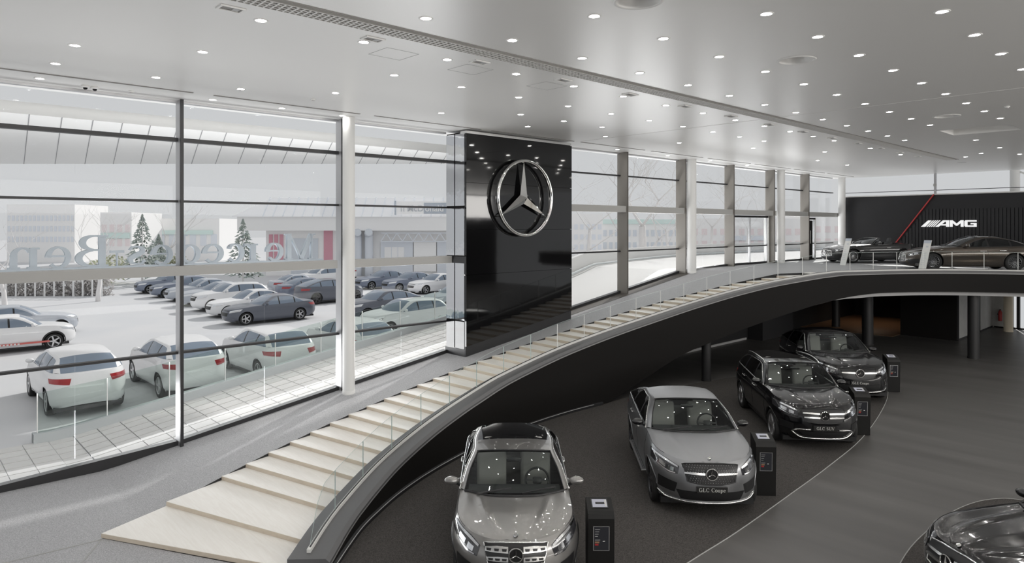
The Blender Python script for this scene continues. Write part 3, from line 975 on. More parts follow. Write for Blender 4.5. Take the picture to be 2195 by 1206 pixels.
# ---- downlights
GR = [(0,0),(1,0),(2,0),(3,0),(-1,1),(0,1),(1,1),(2,1),(3,1),(4,1),(5,1),(6,1),(7,1),(-2,2),(-1,2),(0,2),(1,2),(2,2),(3,2),(4,2),(5,2),(6,2),(7,2),(10,2),(12,2),(14,2),
      (-3,3),(-2,3),(-1,3),(0,3),(1,3),(2,3),(3,3),(4,3),(5,3),(6,3),(7,3),(8,3),(9,3),(-4,4),(-3,4),(-2,4),(-1,4),(0,4),(1,4),(2,4),(3,4),(4,4),(5,4),(6,4),(7,4),(8,4),(10,4),(12,4),
      (-2,5),(-1,5),(0,5),(1,5),(2,5),(3,5),(4,5),(5,5),(6,5),(7,5),(10,5),(-5,6),(1,6),(2,6),(3,6),(12,6),(14,6),(-5,7),(-4,7),(-3,7),(-5,8),(-3,8),(-2,8),(-1,8),(6,8),(8,8),(10,8),(12,8)]
LP = [(10.118+1.5863*i, 2.629+1.5863*j) for i, j in GR]
LP += [(3.77,11.22),(6.97,12.8),(10.12,13.31),(13.27,13.49),(16.49,13.33),(19.6,12.71),(22.83,11.76),(28.9,4.2),(30.89,6.73),(32.02,7.5)]
ORD = ['first','second','third','fourth','fifth','sixth','seventh','eighth','ninth','tenth','eleventh','twelfth','thirteenth','fourteenth','fifteenth','sixteenth']
# rows run along the grille; number them away from it on either side, lamps from the left
info = []
hall = sorted({round(t, 1) for s, t in LP if t < 8}, reverse=True); win_ = sorted({round(t, 1) for s, t in LP if t > 8})
for s, t in LP:
    rows_ = hall if t < 8 else win_
    row = rows_.index(round(t, 1)); mates = sorted(q for q, u in LP if round(u, 1) == round(t, 1))
    info.append((s, t, 'glowing round downlight, %s from the left in the %s row %s of the grille' % (ORD[mates.index(s)], ORD[row], 'hall-side' if t < 8 else 'window-side'),
                 'downlights on the hall side of the grille' if t < 8 else 'downlights on the window side of the grille'))
# the same grid goes on over and behind the viewer
for i in range(-6, 5):
    for j in range(-4, 3):
        if (i, j) not in GR and 10.118+1.5863*i > 0.3: info.append((10.118+1.5863*i, 2.629+1.5863*j, 'round ceiling downlight overhead, outside the picture', 'downlights above the viewer'))
dl0 = None
for s, t, lab, g in info:
    if dl0 is None:
        dl0 = thing('downlight', lab, 'downlight', (s,t,ZC), 0, g)
        MB().lathe([(0.066,0.0),(0.068,-0.006),(0.09,-0.008),(0.098,-0.003),(0.098,0.0)], 20).build('trim_ring', 'white_paint', dl0, smooth=True)
        MB().lathe([(0.0,-0.003),(0.066,-0.003)], 20).build('lens', 'lamp_white', dl0)
    else: dup(dl0, (s,t,ZC), None, lab, g)
# ---- recessed square spots beside the grille
sp0 = None
for k in range(14):
    s = 3.28+2.085*k
    ords = ['first','second','third','fourth','fifth','sixth','seventh','eighth','ninth','tenth','eleventh','twelfth','thirteenth','fourteenth']
    lab = '%s recessed box spotlight from the left along the window side of the grille' % ords[k]
    if sp0 is None:
        sp0 = thing('box_spotlight', lab, 'spotlight', (s,8.73,ZC), 0, 'recessed box spotlights beside the grille')
        e = MB()
        for a, b, c, d in ((-0.16,0.16,-0.10,-0.075),(-0.16,0.16,0.075,0.10),(-0.16,-0.13,-0.10,0.10),(0.13,0.16,-0.10,0.10)): e.box(a,b,c,d,-0.018,0.0)
        e.build('frame', 'white_paint', sp0)
        MB().box(-0.13,0.13,-0.075,0.075,-0.004,0.0).build('recess', 'ceiling_shadow', sp0)
        MB().box(0.02,0.10,-0.05,0.05,-0.012,-0.004).build('lamp_head', 'soffit_grey', sp0)
    else: dup(sp0, (s,8.73,ZC), None, lab)
# ---- round swirl diffusers
for i, s in enumerate(SPK):
    lab = ['large round air diffuser cut by the top edge of the picture', 'large round recessed air diffuser in the middle of the right ceiling', 'distant round air diffuser near the ceiling hatch'][i]
    d = thing('air_diffuser', lab, 'air diffuser', (s,5.05,ZC), 0, 'round ceiling diffusers')
    MB().lathe([(0.262,0.0),(0.27,-0.012),(0.30,-0.012),(0.31,0.0)], 40).build('rim', 'white_paint', d, smooth=True)
    MB().lathe([(0.27,0.0),(0.25,0.09),(0.20,0.17),(0.15,0.2)], 40).build('bowl', 'ceiling', d, smooth=True)
    MB().lathe([(0.16,0.19),(0.16,0.32),(0.0,0.32)], 32).build('throat', 'void', d)
    MB().lathe([(0.0,0.10),(0.05,0.105),(0.065,0.13),(0.06,0.30),(0.0,0.3)], 24).build('nozzle', 'white_paint', d, smooth=True)
# ---- dome cameras and detectors
for i, (s, t) in enumerate(((2.96,15.47),(3.13,15.50))):
    d = thing('dome_camera', ['left of the twin dome cameras above the window','right of the twin dome cameras above the window'][i], 'camera', (s,t,ZC), 0, 'dome cameras')
    MB().lathe([(0.0,0),(0.07,0),(0.072,-0.03),(0.05,-0.045),(0,-0.045)], 20).build('housing', 'white_paint', d, smooth=True, angle=40)
    MB().lathe([(0.042,-0.045),(0.036,-0.068),(0.018,-0.085),(0.0,-0.088)], 16).build('dome', 'gloss_black', d, smooth=True)
for i, (s, t) in enumerate(((3.78,15.46),(6.94,13.74),(19.24,3.69))):
    d = thing('smoke_detector', ['flat smoke detector right of the dome cameras','smoke detector left of the white column top','smoke detector on the right ceiling by the edge'][i], 'detector', (s,t,ZC), 0, 'ceiling detectors')
    MB().lathe([(0.0,0),(0.055,0),(0.055,-0.02),(0.035,-0.03),(0.03,-0.045),(0,-0.047)], 18).build('base', 'white_paint', d, smooth=True, angle=40)
    MB().lathe([(0.031,-0.03),(0.033,-0.038),(0.031,-0.044)], 18).build('sensor_ring', 'ceiling_shadow', d)
# ================================================================ car builder
def carpaint(name, col, rough=0.32, metal=0.55, coat=1.0):
    mat(name, col, rough, metal=metal, spec=0.5, coat=coat, coat_rough=0.03)
carpaint('paint_grey', (0.275,0.268,0.26), 0.28, 0.7)
carpaint('paint_matte', (0.305,0.31,0.32), 0.34, 0.85, 0.0)
carpaint('paint_black', (0.004,0.004,0.005), 0.15, 0.0, 0.45)
carpaint('paint_dark', (0.035,0.035,0.036), 0.3, 0.6)
carpaint('paint_bronze', (0.060,0.048,0.038), 0.28, 0.75)
carpaint('paint_white', (0.82,0.82,0.83), 0.4, 0.0, 0.6)
carpaint('paint_silver', (0.50,0.53,0.58), 0.4, 0.3, 0.6)
carpaint('paint_navy', (0.20,0.23,0.30), 0.4, 0.2, 0.6)
carpaint('paint_coal', (0.11,0.12,0.15), 0.4, 0.2, 0.6)
mat('rubber', (0.012,0.012,0.012), 0.75)
mat('trim_black', (0.012,0.012,0.013), 0.35)
mat('alloy', (0.55,0.55,0.56), 0.28, metal=0.95)
mat('alloy_dark', (0.10,0.10,0.105), 0.3, metal=0.8)
mat('brake', (0.10,0.10,0.10), 0.5, metal=0.8)
mat('seat_grey', (0.36,0.35,0.335), 0.75)
mat('seat_dark', (0.045,0.045,0.047), 0.7)
mat('cabin', (0.025,0.025,0.026), 0.8)
mat('lamp_body', (0.03,0.03,0.034), 0.12, coat=1.0)
mat('lamp_reflector', (0.75,0.76,0.78), 0.12, metal=1.0)
mat('tail_red', (0.35,0.015,0.02), 0.2, coat=1.0)
mat('plate_black', (0.008,0.008,0.008), 0.4)
mat('plate_text', (0.55,0.55,0.53), 0.6)
glass('car_glass', (0.74,0.78,0.76), 0.04, power=4.0, top=0.8)
glass('car_glass_dark', (0.10,0.11,0.11), 0.06, power=4.0, top=0.8)
mat('glass_far', (0.20,0.25,0.32), 0.08, spec=0.6)
mat('sunroof_black', (0.006,0.006,0.007), 0.05, coat=1.0)

def rs(pts, n):
    """resample polyline to n points by length"""
    P = [Vector(p) for p in pts]
    a = arclen(P); out = []
    for k in range(n):
        x = a[-1]*k/(n-1); i = 0
        while i < len(a)-2 and a[i+1] < x: i += 1
        seg = a[i+1]-a[i]
        out.append(P[i].lerp(P[i+1], clamp((x-a[i])/seg) if seg > 1e-9 else 0))
    return out

def coons(c0, c1, d0, d1):
    """c0,c1: n points (u) at v=0 and v=1; d0,d1: m points (v) at u=0 and u=1 -> rows over v"""
    n = len(c0); m = len(d0); rows = []
    for j in range(m):
        v = j/(m-1); row = []
        for i in range(n):
            u = i/(n-1)
            p = c0[i]*(1-v)+c1[i]*v + d0[j]*(1-u)+d1[j]*u
            p = p - (c0[0]*(1-u)*(1-v)+c0[-1]*u*(1-v)+c1[0]*(1-u)*v+c1[-1]*u*v)
            row.append(p)
        rows.append(row)
    return rows

class Shape:
    def __init__(s, sp):
        s.sp = sp
        s.L, s.W, s.H = sp['L'], sp['W'], sp['H']
        s.zt = pchip(sp['zt']); s.zb = pchip(sp['zb'])
        s.wi = pchip(sp.get('inset', [(0,0.11),(0.10,0.05),(0.25,0.022),(0.42,0.012),(0.58,0.0),(0.70,0.004),(0.80,0.022),(0.90,0.034),(1.0,0.062)]))
        s.sF = pchip(sp.get('setF', [(0,0.14),(0.10,0.05),(0.25,0.01),(0.45,0.0),(0.65,0.015),(0.85,0.05),(1.0,0.13)]))
        s.sR = pchip(sp.get('setR', [(0,0.14),(0.12,0.04),(0.30,0.0),(0.5,0.01),(0.75,0.05),(1.0,0.13)]))
        s.Lf = sp.get('Lf', 0.80); s.Lr = sp.get('Lr', 0.55)
        s.p, s.q = sp.get('p', 2.0), sp.get('q', 2.6)
        s.da = sp['fo']; s.dr = sp['fo']+sp['wb']
    def w0(s, d, f):
        w = s.W/2-s.wi(f)
        m = (d-s.L*0.5)/(s.L*0.5)
        w -= 0.030*m*m
        for a in (s.da, s.dr):
            w += s.sp.get('bulge',0.018)*math.exp(-((d-a)/0.45)**2)*math.exp(-((f-0.62)/0.28)**2)
        # door hollow
        mid = (s.da+s.dr)/2
        w -= 0.016*math.exp(-((d-mid)/0.9)**2)*math.exp(-((f-0.38)/0.13)**2)
        return w
    def hw(s, d, f):
        w = s.w0(d, f)
        df = d-s.sF(f); dr = (s.L-d)-s.sR(f)
        if df <= 0 or dr <= 0: return 0.0
        if df < s.Lf: w *= max(0.0, 1-((s.Lf-df)/s.Lf)**s.p)**(1/s.q)
        if dr < s.Lr: w *= max(0.0, 1-((s.Lr-dr)/s.Lr)**2.0)**(1/3.0)
        return w
    def pt(s, d, f, y=None):
        zb, zt = s.zb(d), s.zt(d)
        return Vector((s.L/2-d, s.hw(d, f) if y is None else y, zb+(zt-zb)*f))
    def dcols(s, f, nF, nS, nR):
        ds = []
        a = s.sF(f)
        for k in range(nF): ds.append(a+s.Lf*(1-math.cos(PI/2*k/nF)**(2/s.p)))
        b = s.L-s.sR(f)
        x0, x1 = a+s.Lf, b-s.Lr
        for k in range(nS): ds.append(lerp(x0, x1, k/nS))
        for k in range(nR, -1, -1): ds.append(b-s.Lr*(1-math.cos(PI/2*k/nR)))
        return ds
    def ffr(s, d, z):
        zb, zt = s.zb(d), s.zt(d)
        return clamp((z-zb)/(zt-zb))
    def front(s, y, z, off=0.0):
        def raw(y, z):
            sg = 1 if y >= 0 else -1
            ya = abs(y); d = 0.05
            for _ in range(7):
                f = s.ffr(d, z); w = s.w0(d, f)
                r = min(ya/w, 0.9995)
                d = s.sF(f)+s.Lf*(1-(1-r**s.q)**(1/s.p))
            return Vector((s.L/2-d, sg*ya, z))
        p = raw(y, z)
        e = 0.015
        a = raw(y+e, z)-raw(y-e, z); b = raw(y, z+e)-raw(y, z-e)
        n = a.cross(b)
        if n.x < 0: n = -n
        n.normalize()
        return p+n*off
    def rear(s, y, z, off=0.0):
        def raw(y, z):
            sg = 1 if y >= 0 else -1
            ya = abs(y); d = s.L-0.05
            for _ in range(7):
                f = s.ffr(d, z); w = s.w0(d, f)
                r = min(ya/w, 0.9995)
                d = s.L-s.sR(f)-s.Lr*(1-(1-r**3.0)**0.5)
            return Vector((s.L/2-d, sg*ya, z))
        p = raw(y, z); e = 0.015
        a = raw(y+e, z)-raw(y-e, z); b = raw(y, z+e)-raw(y, z-e)
        n = a.cross(b)
        if n.x > 0: n = -n
        n.normalize()
        return p+n*off
    def side(s, d, z, off=0.0, sg=1):
        f = s.ffr(d, z)
        return Vector((s.L/2-d, sg*(s.hw(d, f)+off), z))

def band(fn, upper, lower, off, thick, nx=14, ny=4):
    """panel between two outline curves laid on the body by fn(a, b, off)"""
    U = rs([(a, b, 0) for a, b in upper], nx); Lw = rs([(a, b, 0) for a, b in lower], nx)
    rows = []
    for j in range(ny+1):
        rows.append([fn(lerp(u.x, l.x, j/ny), lerp(u.y, l.y, j/ny), off) for u, l in zip(U, Lw)])
    mb = MB(); mb.grid(rows)
    if thick:
        brd = [(u.x, u.y) for u in U]+[(lerp(U[-1].x,Lw[-1].x,j/ny), lerp(U[-1].y,Lw[-1].y,j/ny)) for j in range(1, ny)]
        brd += [(l.x, l.y) for l in reversed(Lw)]+[(lerp(U[0].x,Lw[0].x,j/ny), lerp(U[0].y,Lw[0].y,j/ny)) for j in range(ny-1, 0, -1)]
        a = [fn(x, y, off) for x, y in brd]; b = [fn(x, y, off-thick) for x, y in brd]
        mb.grid([a+[a[0]], b+[b[0]]])
    return mb

def mirrored(mb):
    o = MB(); o.v = [(x,-y,z) for x,y,z in mb.v]; o.f = [f[::-1] for f in mb.f]; o.m = list(mb.m)
    return o

def badge_mesh(R, c, tilt=0.0):
    """ring with three-pointed star facing +x at c"""
    mb = MB(); rows = []
    for k in range(28):
        a = 2*PI*k/28; row = []
        for j in range(6):
            b = 2*PI*j/6; r = R*(0.92+0.08*math.cos(b)); row.append((R*0.10*math.sin(b), r*math.cos(a), r*math.sin(a)))
        rows.append(row)
    rows.append(rows[0]); mb.grid(rows, closed_u=True)
    sm = MB(); star_mesh(sm, R*0.9, R*0.22, 0.16)
    mb.add([(-y, x, z) for x, y, z in sm.v], sm.f)
    mb.xform(Matrix.Translation(Vector(c)) @ Matrix.Rotation(-tilt, 4, 'Y'))
    return mb

WHEELS = {}
def wheel_meshes(r, w, style, metal):
    key = (r, w, style, metal)
    if key in WHEELS: return WHEELS[key]
    h = w/2; ri = r*0.70
    ty = MB()
    ty.lathe([(ri,-h*0.9),(ri+0.012,-h),(r*0.93,-h*0.98),(r*0.985,-h*0.78),(r,-h*0.4),(r,h*0.4),(r*0.985,h*0.78),(r*0.93,h*0.98),(ri+0.012,h),(ri,h*0.9),(ri,-h*0.9)], 36, axis='y')
    tyre = ty.mesh('wheel', 'rubber', True, 1e-5, 50)
    rm = MB()
    rm.lathe([(ri,-h*0.9),(ri,h*0.92),(ri-0.014,h*0.96),(ri-0.026,h*0.86),(ri-0.03,-h*0.2)], 36, axis='y')
    n = {'five':5,'twin':10,'multi':16,'six':6}[style]
    for k in range(n):
        a = 2*PI*k/n
        if style == 'twin': a = 2*PI*(k//2)/5+(0.17 if k % 2 else -0.17)
        sw = {'five':0.16,'twin':0.075,'multi':0.04,'six':0.12}[style]*ri*2
        ca, sa = math.cos(a), math.sin(a)
        def P(rad, lat, y): return (rad*ca-lat*sa, y, rad*sa+lat*ca)
        r0, r1 = ri*0.16, ri-0.018
        w0, w1 = sw*0.55, sw*0.42
        b = [P(r0,-w0,h*0.45),P(r0,w0,h*0.45),P(r1,w1,h*0.55),P(r1,-w1,h*0.55)]
        t = [P(r0,-w0*0.8,h*0.80),P(r0,w0*0.8,h*0.80),P(r1,w1*0.8,h*0.88),P(r1,-w1*0.8,h*0.88)]
        rm.hexa(b, t)
    rm.lathe([(0,h*0.86),(ri*0.13,h*0.86),(ri*0.2,h*0.78),(ri*0.22,h*0.4)], 20, axis='y')
    rim = rm.mesh('rim', metal, True, 0, 35)
    bk = MB(); bk.lathe([(0,h*0.15),(ri*0.80,h*0.15),(ri*0.80,h*0.05),(0,h*0.05)], 28, axis='y')
    brake = bk.mesh('brake_disc', 'brake', True, 0, 40)
    WHEELS[key] = (tyre, rim, brake)
    return WHEELS[key]

def put(name, me, parent, loc=None, rz=None):
    o = bpy.data.objects.new(name, me); COL.objects.link(o); o.parent = parent
    if loc: o.location = loc
    if rz is not None: o.rotation_euler = (0, 0, rz)
    return o

def build_car(root, sp, paint, detail=2):
    """detail 2: showroom car, 1: parked outside.  All parts are children of root."""
    S = Shape(sp); L, W, H = S.L, S.W, S.H
    hi = detail >= 2
    step = 0.034 if hi else 0.075
    NR = 20 if hi else 11
    nF, nR_ = (22, 16) if hi else (12, 9)
    nS = int((L-S.Lf-S.Lr)/step)
    fr = [i/NR for i in range(NR+1)]
    cols = [S.dcols(f, nF, nS, nR_) for f in fr]
    NC = len(cols[0])
    G = [[S.pt(cols[i][j], fr[i]) for j in range(NC)] for i in range(NR+1)]
    for i in range(NR+1): G[i][0].y = 0; G[i][-1].y = 0
    wr = sp['wr']; Ra = wr*sp.get('arch', 1.13)
    ax = [L/2-S.da, L/2-S.dr]
    # ---- wheel arches: drop inner faces, pull the rim of the hole onto the circle
    def inside(p):
        for k, x in enumerate(ax):
            dx, dz = p.x-x, p.z-wr
            if dx*dx+dz*dz < Ra*Ra and p.y > 0.3: return k
        return -1
    ins = [[inside(p) for p in row] for row in G]
    keep = {}
    for i in range(NR):
        for j in range(NC-1):
            q = [(i,j),(i,j+1),(i+1,j+1),(i+1,j)]
            c = sum(1 for a, b in q if ins[a][b] >= 0)
            if c < 4: keep[(i,j)] = q
    moved = set()
    for q in keep.values():
        for a, b in q:
            if ins[a][b] >= 0 and (a,b) not in moved:
                moved.add((a,b)); p = G[a][b]; x = ax[ins[a][b]]
                dx, dz = p.x-x, p.z-wr
                l = math.hypot(dx, dz) or 1e-6
                p.x = x+dx/l*Ra; p.z = wr+dz/l*Ra
                if p.z < G[0][b].z-0.0: p.z = max(p.z, 0.12)
    # ---- body panels
    d1 = S.da+Ra+0.10; d2 = sp['bp']; d3 = S.dr-Ra*0.55
    coupe = sp.get('two_door', False)
    def region(i, j):
        d = (cols[i][j]+cols[i][j+1])/2; f = (fr[i]+fr[i+1])/2
        if d < sp.get('fd', 0.62) and not (f > 0.97): return 'front_fascia'
        if d > L-0.55: return 'rear_fascia'
        if f > 0.13:
            if d1 < d < d2: return 'front_door'
            if d2 <= d < d3 and not coupe: return 'rear_door'
        return 'body_shell'
    regs = {}
    for (i, j), q in keep.items(): regs.setdefault(region(i, j) if hi else 'body_shell', []).append(q)
    for nm, qs in regs.items():
        mb = MB(); idx = {}
        for q in qs:
            face = []
            for ab in q:
                if ab not in idx: idx[ab] = len(mb.v); mb.v.append(tuple(G[ab[0]][ab[1]]))
                face.append(idx[ab])
            mb.f.append(tuple(face)); mb.m.append(0)
        if nm.endswith('door'):
            r_ = mirrored(mb)
            mb.build('door', paint, root, smooth=True); r_.build('door', paint, root, smooth=True)
        else:
            mb.mirror_y().build(nm, paint, root, smooth=True, weld=1e-4)
    T = G[NR]
    # ---- hood
    dc, zc = sp['cowl']
    g = sp['gh']
    def belt(d): return Vector((L/2-d, S.hw(d, 1.0), S.zt(d)))
    dO0 = g['o0']
    I0 = Vector((L/2-(dc+g.get('sweep',0.20)), belt(dc+0.2).y*0.90, S.zt(dc+0.2)+0.035))
    C0 = belt(dO0)
    Dc = Vector((L/2-dc, 0, zc))
    cowl = spline([Dc, Vector((L/2-dc-0.03, I0.y*0.5, lerp(zc, I0.z, 0.25))), I0], 8)
    cowl_full = cowl+[I0.lerp(C0, 0.5), C0]
    kc = max(2, int(nF*sp.get('hc', 0.60)))
    front_edge = [T[j] for j in range(kc+1)]
    side_edge = [T[j] for j in range(kc, NC) if cols[NR][j] < dO0]+[C0]
    z0 = T[0].z; x0 = T[0].x
    nose = sp.get('nose', 0.05)
    ctr = spline([T[0], Vector((x0-0.10, 0, z0+nose)), Vector((lerp(x0,Dc.x,0.45), 0, lerp(z0+nose, zc, 0.60))), Dc], 8)
    nu, nv = (22, 26) if hi else (10, 10)
    rows = coons(rs(front_edge, nu), rs(cowl_full, nu), rs(ctr, nv), rs(side_edge, nv))
    for j, row in enumerate(rows):
        v = j/(nv-1)
        for p in row:
            wv = max(0.3, S.hw(L/2-p.x, 1.0)); a = abs(p.y)/wv
            k = math.sin(PI*clamp(v*0.9+0.1))**0.7
            p.z += sp.get('crease',0.020)*k*math.exp(-((a-lerp(0.42,0.62,v))/0.07)**2)+0.010*k*clamp(1-a/0.5)
    mb = MB(); mb.grid(rows); mb.mirror_y().build('hood', paint, root, smooth=True, weld=1e-4)
    # ---- glasshouse outlines
    def V3(d, y, z): return Vector((L/2-d, y, z))
    I1 = V3(*g['i1']); Im = V3(*g['im']); I2 = V3(*g['i2']); I3 = V3(*g['i3'])
    rfd, rfz = g['rf']; rrd, rrz = g['rr']; rgd, rgz = g['rg']
    Ia = I0.lerp(I1, 0.5)+Vector((0.02, 0.012, 0.025))
    Ib = I2.lerp(I3, 0.5)+Vector((-0.03, 0.015, 0.03))
    n = 7
    IL = spline([I0, Ia, I1, Im, I2, Ib, I3], n)
    wsS, rfS, rgS = IL[:2*n+1], IL[2*n:4*n+1], IL[4*n:]
    nw = 13 if hi else 7
    def arc(a, b, sag):   # from centre point a to side point b, bowed
        out = []
        for k in range(nw):
            t = k/(nw-1)
            out.append(Vector((lerp(a.x, b.x, t**2.2), lerp(a.y, b.y, t), lerp(a.z, b.z, t**2.4))))
        return out
    RF = V3(rfd, 0, rfz); RR = V3(rrd, 0, rrz); RG = V3(rgd, 0, rgz)
    open_top = sp.get('open', False)
    wsC = spline([Dc, Dc.lerp(RF, 0.5)+Vector((0.03,0,0.035)), RF], n)
    rows = coons(rs(cowl, nw), arc(RF, I1, 0), rs(wsC, 2*n+1), wsS)
    gm = 'car_glass' if hi else 'glass_far'
    mb = MB(); mb.grid(rows); mb.mirror_y(); mb.build('windshield', gm, root, smooth=True, weld=1e-4)
    if hi:   # dark frit frame around the windshield
        e = MB()
        full = [p for p in rs(cowl, 12)]
        lp = full+wsS[1:]+list(reversed(arc(RF, I1, 0)))[1:]
        lp = [p+Vector((0.004,0,0.004)) for p in lp]
        e.tube(lp, 0.022, 6, caps=False, flat=0.35)
        e.mirror_y().build('windshield_frame', 'trim_black', root, smooth=True)
        w = MB()
        for sgn, y0, y1 in ((1, 0.12, 0.66), (1, -0.60, -0.05)):
            a = Vector((Dc.x-0.03, y0*W/1.9, zc+0.025)); b = Vector((Dc.x-0.10-0.12*abs(y1), y1*W/1.9, zc+0.075))
            wp = MB(); wp.bar(a, b, 0.018, 0.02); wp.build('wiper', 'trim_black', root)
        cw_ = MB(); cw_.tube([p+Vector((0.02,0,-0.004)) for p in rs(cowl, 10)], 0.03, 6, caps=False, flat=0.5)
        cw_.mirror_y().build('cowl_panel', 'trim_black', root, smooth=True)
    if not open_top:
        rfC = spline([RF, RF.lerp(RR, 0.5)+Vector((0,0,g.get('crown',0.02))), RR], n)
        rows = coons(arc(RF, I1, 0), arc(RR, I2, 0), rs(rfC, 2*n+1), rfS)
        sr = sp.get('sunroof')
        if sr and hi:
            mb = MB(); mb.grid(rows[:sr+1]); mb.mirror_y().build('roof', paint, root, smooth=True, weld=1e-4)
            mb = MB(); mb.grid(rows[sr:]); mb.mirror_y().build('glass_roof', 'sunroof_black', root, smooth=True, weld=1e-4)
        else:
            mb = MB(); mb.grid(rows); mb.mirror_y().build('roof', sp.get('roofmat', paint), root, smooth=True, weld=1e-4)
        rgC = spline([RR, RR.lerp(RG, 0.5)+Vector((-0.03,0,0.035)), RG], n)
        rgB = arc(RG, I3, 0)
        rows = coons(arc(RR, I2, 0), rgB, rs(rgC, 2*n+1), rgS)
        mb = MB(); mb.grid(rows); mb.mirror_y().build('rear_window', 'car_glass_dark' if hi else gm, root, smooth=True, weld=1e-4)
        # ---- roof rail / pillar strip
        dO3 = g['o3']
        O0 = belt(dO0); O3 = belt(dO3)
        O1 = V3(*g['o1']); Om = V3(*g['om']); O2 = V3(*g['o2'])
        Oa = O0.lerp(O1, 0.5)+Vector((0.03, 0.010, 0.035))
        Ob = O2.lerp(O3, 0.5)+Vector((-0.02, 0.012, 0.03))
        OL_ = spline([O0, Oa, O1, Om, O2, Ob, O3], n)
        rows = []
        for a, b in zip(IL, OL_):
            m = a.lerp(b, 0.5); m = m+Vector((0, 0.012, 0.014)); rows.append([a, a.lerp(m, 0.6), m, m.lerp(b, 0.6), b])
        mb = MB(); mb.grid(rows); mb.mirror_y().build('pillar_rail', paint, root, smooth=True, weld=1e-4)
        # ---- side windows
        def Oz(d):
            x = L/2-d
            for a, b in zip(OL_, OL_[1:]):
                if b.x <= x <= a.x: return a.lerp(b, (a.x-x)/max(1e-6, a.x-b.x))
            return OL_[0] if x > OL_[0].x else OL_[-1]
        cuts = sp['win']
        for sg in (1, -1):
            for k, (a, b) in enumerate(zip(cuts, cuts[1:])):
                aa, bb = a+(0.03 if k else 0.0), b-(0.03 if k < len(cuts)-2 else 0.0)
                rows = []
                for i in range(9):
                    d = lerp(aa, bb, i/8); lo = belt(d); up = Oz(d)
                    rows.append([Vector((lo.x, lerp(lo.y-0.004, up.y, t)+0.018*math.sin(PI*t), lerp(lo.z, up.z, t))) for t in (0,0.25,0.5,0.75,1)])
                mb = MB(); mb.grid(rows)
                if sg < 0: mb = mirrored(mb)
                mb.build('side_window', ('car_glass' if k == 0 else 'car_glass_dark') if hi else gm, root, smooth=True)
            for k in range(1, len(cuts)-1):
                rows = []
                for i in range(3):
                    d = cuts[k]-0.035+0.035*i; lo = belt(d); up = Oz(d)
                    rows.append([Vector((lo.x, lerp(lo.y-0.002, up.y, t)+0.018*math.sin(PI*t), lerp(lo.z, up.z, t))) for t in (0,0.25,0.5,0.75,1)])
                mb = MB(); mb.grid(rows)
                if sg < 0: mb = mirrored(mb)
                mb.build('window_pillar', 'trim_black', root, smooth=True)
            if hi:
                bl_ = [belt(lerp(dO0, dO3, k/24))+Vector((0,0.004,0.006)) for k in range(25)]
                mb = MB(); mb.tube(bl_, 0.012, 6)
                mb.tube([p+Vector((0,0.006,0)) for p in OL_], 0.010, 6)
                if sg < 0: mb = mirrored(mb)
                mb.build('window_trim', sp.get('wtrim', 'chrome_satin'), root, smooth=True)
        # ---- tail deck
        kr = NC-1-max(2, int(nR_*0.5))
        side_e = [O3]+[T[j] for j in range(NC) if cols[NR][j] > dO3 and j <= kr]
        rear_e = [T[j] for j in range(NC-1, kr-1, -1)]
        fe_ = rs(rgB, 10)+[I3.lerp(O3, 0.5), O3]
        rc = spline([RG, RG.lerp(T[-1], 0.55)+Vector((0,0,sp.get('tailcrown',0.015))), T[-1]], 8)
        nt_ = 12
        rows = coons(rs(fe_, 14), rs(rear_e, 14), rs(rc, nt_), rs(side_e, nt_))
        mb = MB(); mb.grid(rows); mb.mirror_y().build('tailgate', paint, root, smooth=True, weld=1e-4)
    else:
        dop, dend = sp['open_d']
        # tail deck behind the open cabin
        kr = NC-1-max(2, int(nR_*0.5))
        B0 = belt(dend)
        fe_ = [Vector((L/2-dend, lerp(0, B0.y, t), B0.z+0.06*(1-t**2))) for t in [k/13 for k in range(14)]]
        side_e = [B0]+[T[j] for j in range(NC) if cols[NR][j] > dend and j <= kr]
        rear_e = [T[j] for j in range(NC-1, kr-1, -1)]
        rc = spline([fe_[0], fe_[0].lerp(T[-1], 0.55)+Vector((0,0,0.05)), T[-1]], 8)
        rows = coons(fe_, rs(rear_e, 14), rs(rc, 12), rs(side_e, 12))
        mb = MB(); mb.grid(rows); mb.mirror_y().build('tail_deck', paint, root, smooth=True, weld=1e-4)
        fr_ = MB(); fr_.tube(wsS+list(reversed(arc(RF, I1, 0)))[1:], 0.026, 8, caps=False)
        fr_.mirror_y().build('windshield_surround', 'trim_black', root, smooth=True)
        rows = []
        for k in range(17):
            d = lerp(dO0, dend, k/16); p = belt(d); rows.append([p, p+Vector((0,-0.10,0.0)), p+Vector((0,-0.12,-0.35))])
        mb = MB(); mb.grid(rows); mb.mirror_y().build('door_cap', 'seat_dark', root, smooth=True)
    # ---- cabin
    xi = lambda d: L/2-d
